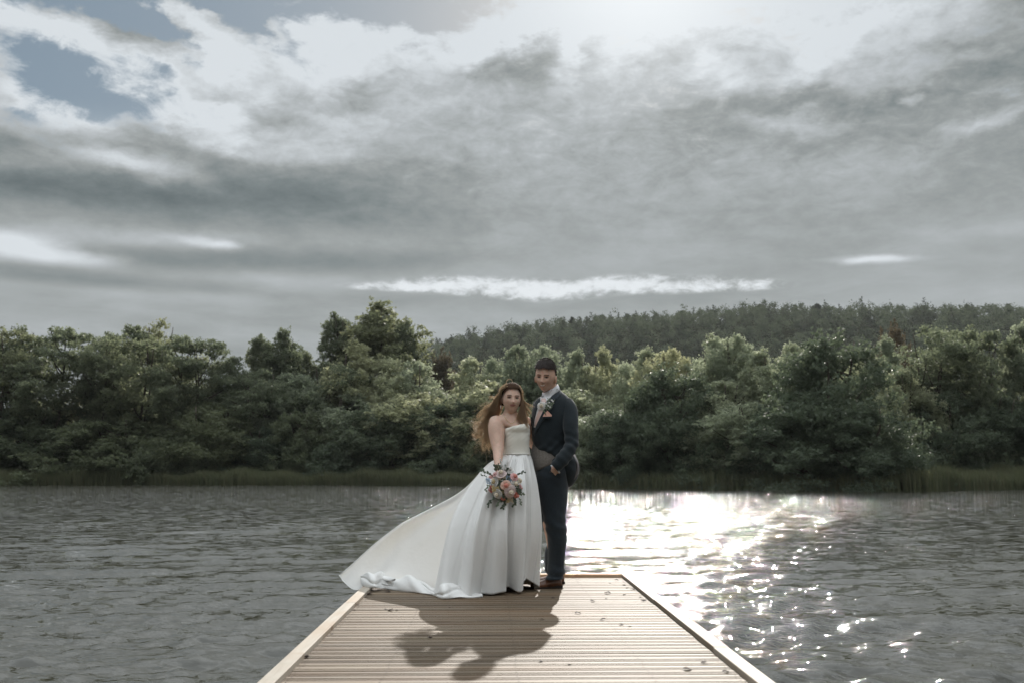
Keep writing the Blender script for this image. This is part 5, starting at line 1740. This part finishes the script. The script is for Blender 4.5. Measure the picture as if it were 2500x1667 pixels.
# ------------------------------------------------------------------ bouquet
bq = empty('bouquet', P(1216, 1146, 7.52), 'round bouquet of white, blush and coral roses with trailing dark leaves', 'bouquet')
bq['world_built'] = 1
BY = 7.44
mk('stems', *merge([tube([P(1232 + 3 * i, 1190, 7.50), P(1222 + .5 * i, 1150, 7.52), P(1218 - 1.2 * i, 1140 + 2 * (i % 2), 7.50)], (.003,) * 3, 6, 2) for i in range(-4, 5)]), M['stem'], bq, kind='stuff')
FL = [(1223, 1153, 12.0, 'blush_petal', 'cream_petal', 5, 1, -.015, 'dahlia'), (1206, 1175, 12.5, 'white_petal', 'yellow_petal', 4, .72, 0, 'ranunculus'),
      (1257, 1162, 10.5, 'pink_petal', 'coral_petal', 4, 1, -.005, 'rose'), (1235.5, 1184, 12, 'peach_petal', 'coral_petal', 5, 1, -.035, 'rose'),
      (1247, 1200.5, 14, 'blush_petal', 'cream_petal', 5, 1, -.03, 'rose'), (1259, 1180, 11.5, 'white_petal', 'cream_petal', 4, 1, -.01, 'rose'),
      (1271, 1190, 8.5, 'dusty_petal', 'dusty_petal', 4, .7, .02, 'rose'), (1263, 1208.5, 8, 'coral_petal', 'coral_petal', 4, 1, 0, 'rose'),
      (1197, 1193.5, 8.5, 'coral_petal', 'dusty_petal', 4, .65, .02, 'rose'), (1213, 1206, 12, 'white_petal', 'cream_petal', 4, 1, -.005, 'peony'),
      (1229, 1215.5, 8, 'coral_petal', 'coral_petal', 4, 1, .0, 'rose'), (1240, 1221, 8.5, 'cream_petal', 'yellow_petal', 4, 1, .01, 'rose'),
      (1207.5, 1156, 6.5, 'pink_petal', 'dusty_petal', 3, 1, .0, 'rose'), (1245, 1145, 10.5, 'white_petal', 'white_petal', 4, 1, .02, 'hydrangea'),
      (1219.5, 1192, 7, 'yellow_petal', 'yellow_petal', 3, 1, 0, 'rose'), (1270, 1172, 7, 'cream_petal', 'cream_petal', 3, 1, .02, 'rose'),
      (1224, 1201, 6, 'yellow_petal', 'cream_petal', 3, 1, .0, 'rose')]
bc = P(1233, 1186, 7.52)
for x, y, r_, pm, im, k_, sq, dyy, nm in FL:
    c = P(x, y, BY + dyy)
    nrm = (c - bc); nrm.y = -.11
    rose(nm, c, r_ * .0035, pm, bq, nrm.normalized(), k_, im, sq)


def florets(name, x, y, r_, m, n_, yy=BY):
    c = P(x, y, yy); parts = []
    rr_ = random.Random(int(x * 7))
    for _ in range(n_):
        d_ = Vector((rr_.uniform(-1, 1), rr_.uniform(-.7, .1), rr_.uniform(-1, 1))) * r_
        e = c + d_
        for q in range(4):
            a = q * 1.57 + rr_.uniform(0, 1)
            t_ = Vector((math.cos(a), -.25, math.sin(a))) * .0075
            s_ = Vector((-math.sin(a), 0, math.cos(a))) * .0042
            parts.append(([e, e + t_ * .6 + s_, e + t_, e + t_ * .6 - s_], [(0, 1, 2, 3)]))
    V, Fc = merge(parts)
    return mk(name, V, Fc, M[m], bq)


florets('blue_florets', 1244, 1168, .022, 'blue_petal', 26)
florets('blue_florets', 1193, 1173, .018, 'blue_petal', 20, BY + .03)
florets('pink_florets', 1199, 1163, .014, 'dusty_petal', 12, BY + .03)
florets('tan_florets', 1209, 1192, .022, 'yellow_petal', 34)
florets('white_florets', 1226, 1176, .014, 'white_petal', 12)
florets('white_florets', 1219, 1167, .010, 'cream_petal', 10)
florets('white_florets', 1232, 1167, .010, 'cream_petal', 10)
florets('cream_florets', 1252, 1221, .016, 'cream_petal', 14, BY + .02)
for i, (x0, y0, x1, y1) in enumerate(((1228, 1146, 1221, 1120), (1231, 1147, 1241, 1129), (1226, 1148, 1216, 1132))):
    parts = [tube(PP([(x0, y0, BY), ((x0 + x1) / 2 + 1, (y0 + y1) / 2, BY - .01), (x1, y1, BY)]), (.002, .0015, .001), 5, 3)]
    rr_ = random.Random(i)
    for k_ in range(70):
        t_ = k_ / 69
        c = P(x0 + (x1 - x0) * t_, y0 + (y1 - y0) * t_, BY) + Vector((rr_.gauss(0, .006 * (1.1 - t_)), rr_.gauss(0, .006), rr_.gauss(0, .006)))
        parts.append(ell(c, (.0035, .003, .004), 6, 4))
    V, Fc = merge(parts)
    mk('astilbe', V, Fc, M['white_petal' if i < 2 else 'sage'], bq)
sp_ = [([(1208, 1160), (1196, 1158), (1183, 1152), (1172, 1150)], 7, .030, 'leafgreen'), ([(1262, 1160), (1270, 1156), (1279, 1151)], 7, .022, 'leafgreen'),
       ([(1205, 1208), (1202, 1217), (1196, 1225), (1193, 1235)], 9, .024, 'leafgreen'), ([(1232, 1215), (1230, 1226), (1228, 1238)], 10, .026, 'leafgreen'),
       ([(1255, 1212), (1257, 1222), (1254, 1234)], 14, .022, 'leafgreen'), ([(1232, 1160), (1236, 1150), (1238, 1139)], 10, .024, 'leafgreen'), ([(1218, 1150), (1213, 1142), (1210, 1137)], 8, .028, 'leafgreen'),
       ([(1262, 1196), (1270, 1202), (1276, 1206)], 6, .024, 'sage'), ([(1220, 1214), (1219, 1224), (1216, 1232)], 8, .022, 'sage'), ([(1196, 1180), (1190, 1186), (1186, 1194)], 6, .02, 'sage'), ([(1266, 1214), (1270, 1222), (1271, 1230)], 7, .018, 'sage'),
       ([(1226, 1172), (1222, 1182), (1224, 1190)], 9, .03, 'leafgreen'), ([(1246, 1172), (1238, 1170), (1230, 1174)], 9, .03, 'leafgreen'), ([(1258, 1195), (1264, 1190), (1266, 1198)], 8, .03, 'leafgreen'), ([(1228, 1205), (1232, 1210), (1236, 1212)], 8, .028, 'leafgreen'),
       ([(1190, 1165), (1182, 1160), (1175, 1158)], 5, .016, 'leafgreen')]
for i, (pts, n_, ls, mm) in enumerate(sp_):
    yo = BY + (.02 if i < 11 else -.0)
    sprig('leaf_sprig', [P(x, y, yo - .01 * (k_ == 1)) for k_, (x, y) in enumerate(pts)], n_, ls, mm, bq, seed=i, fat=.62)
V, Fc = ell(P(1233, 1187, 7.51), (.105, .05, .115), 24, 16)
core = mk('foliage', V, Fc, M['leafgreen'], bq, kind='stuff')
wrinkle(core.data, lambda c: .012 * mnoise.noise(c * 60))
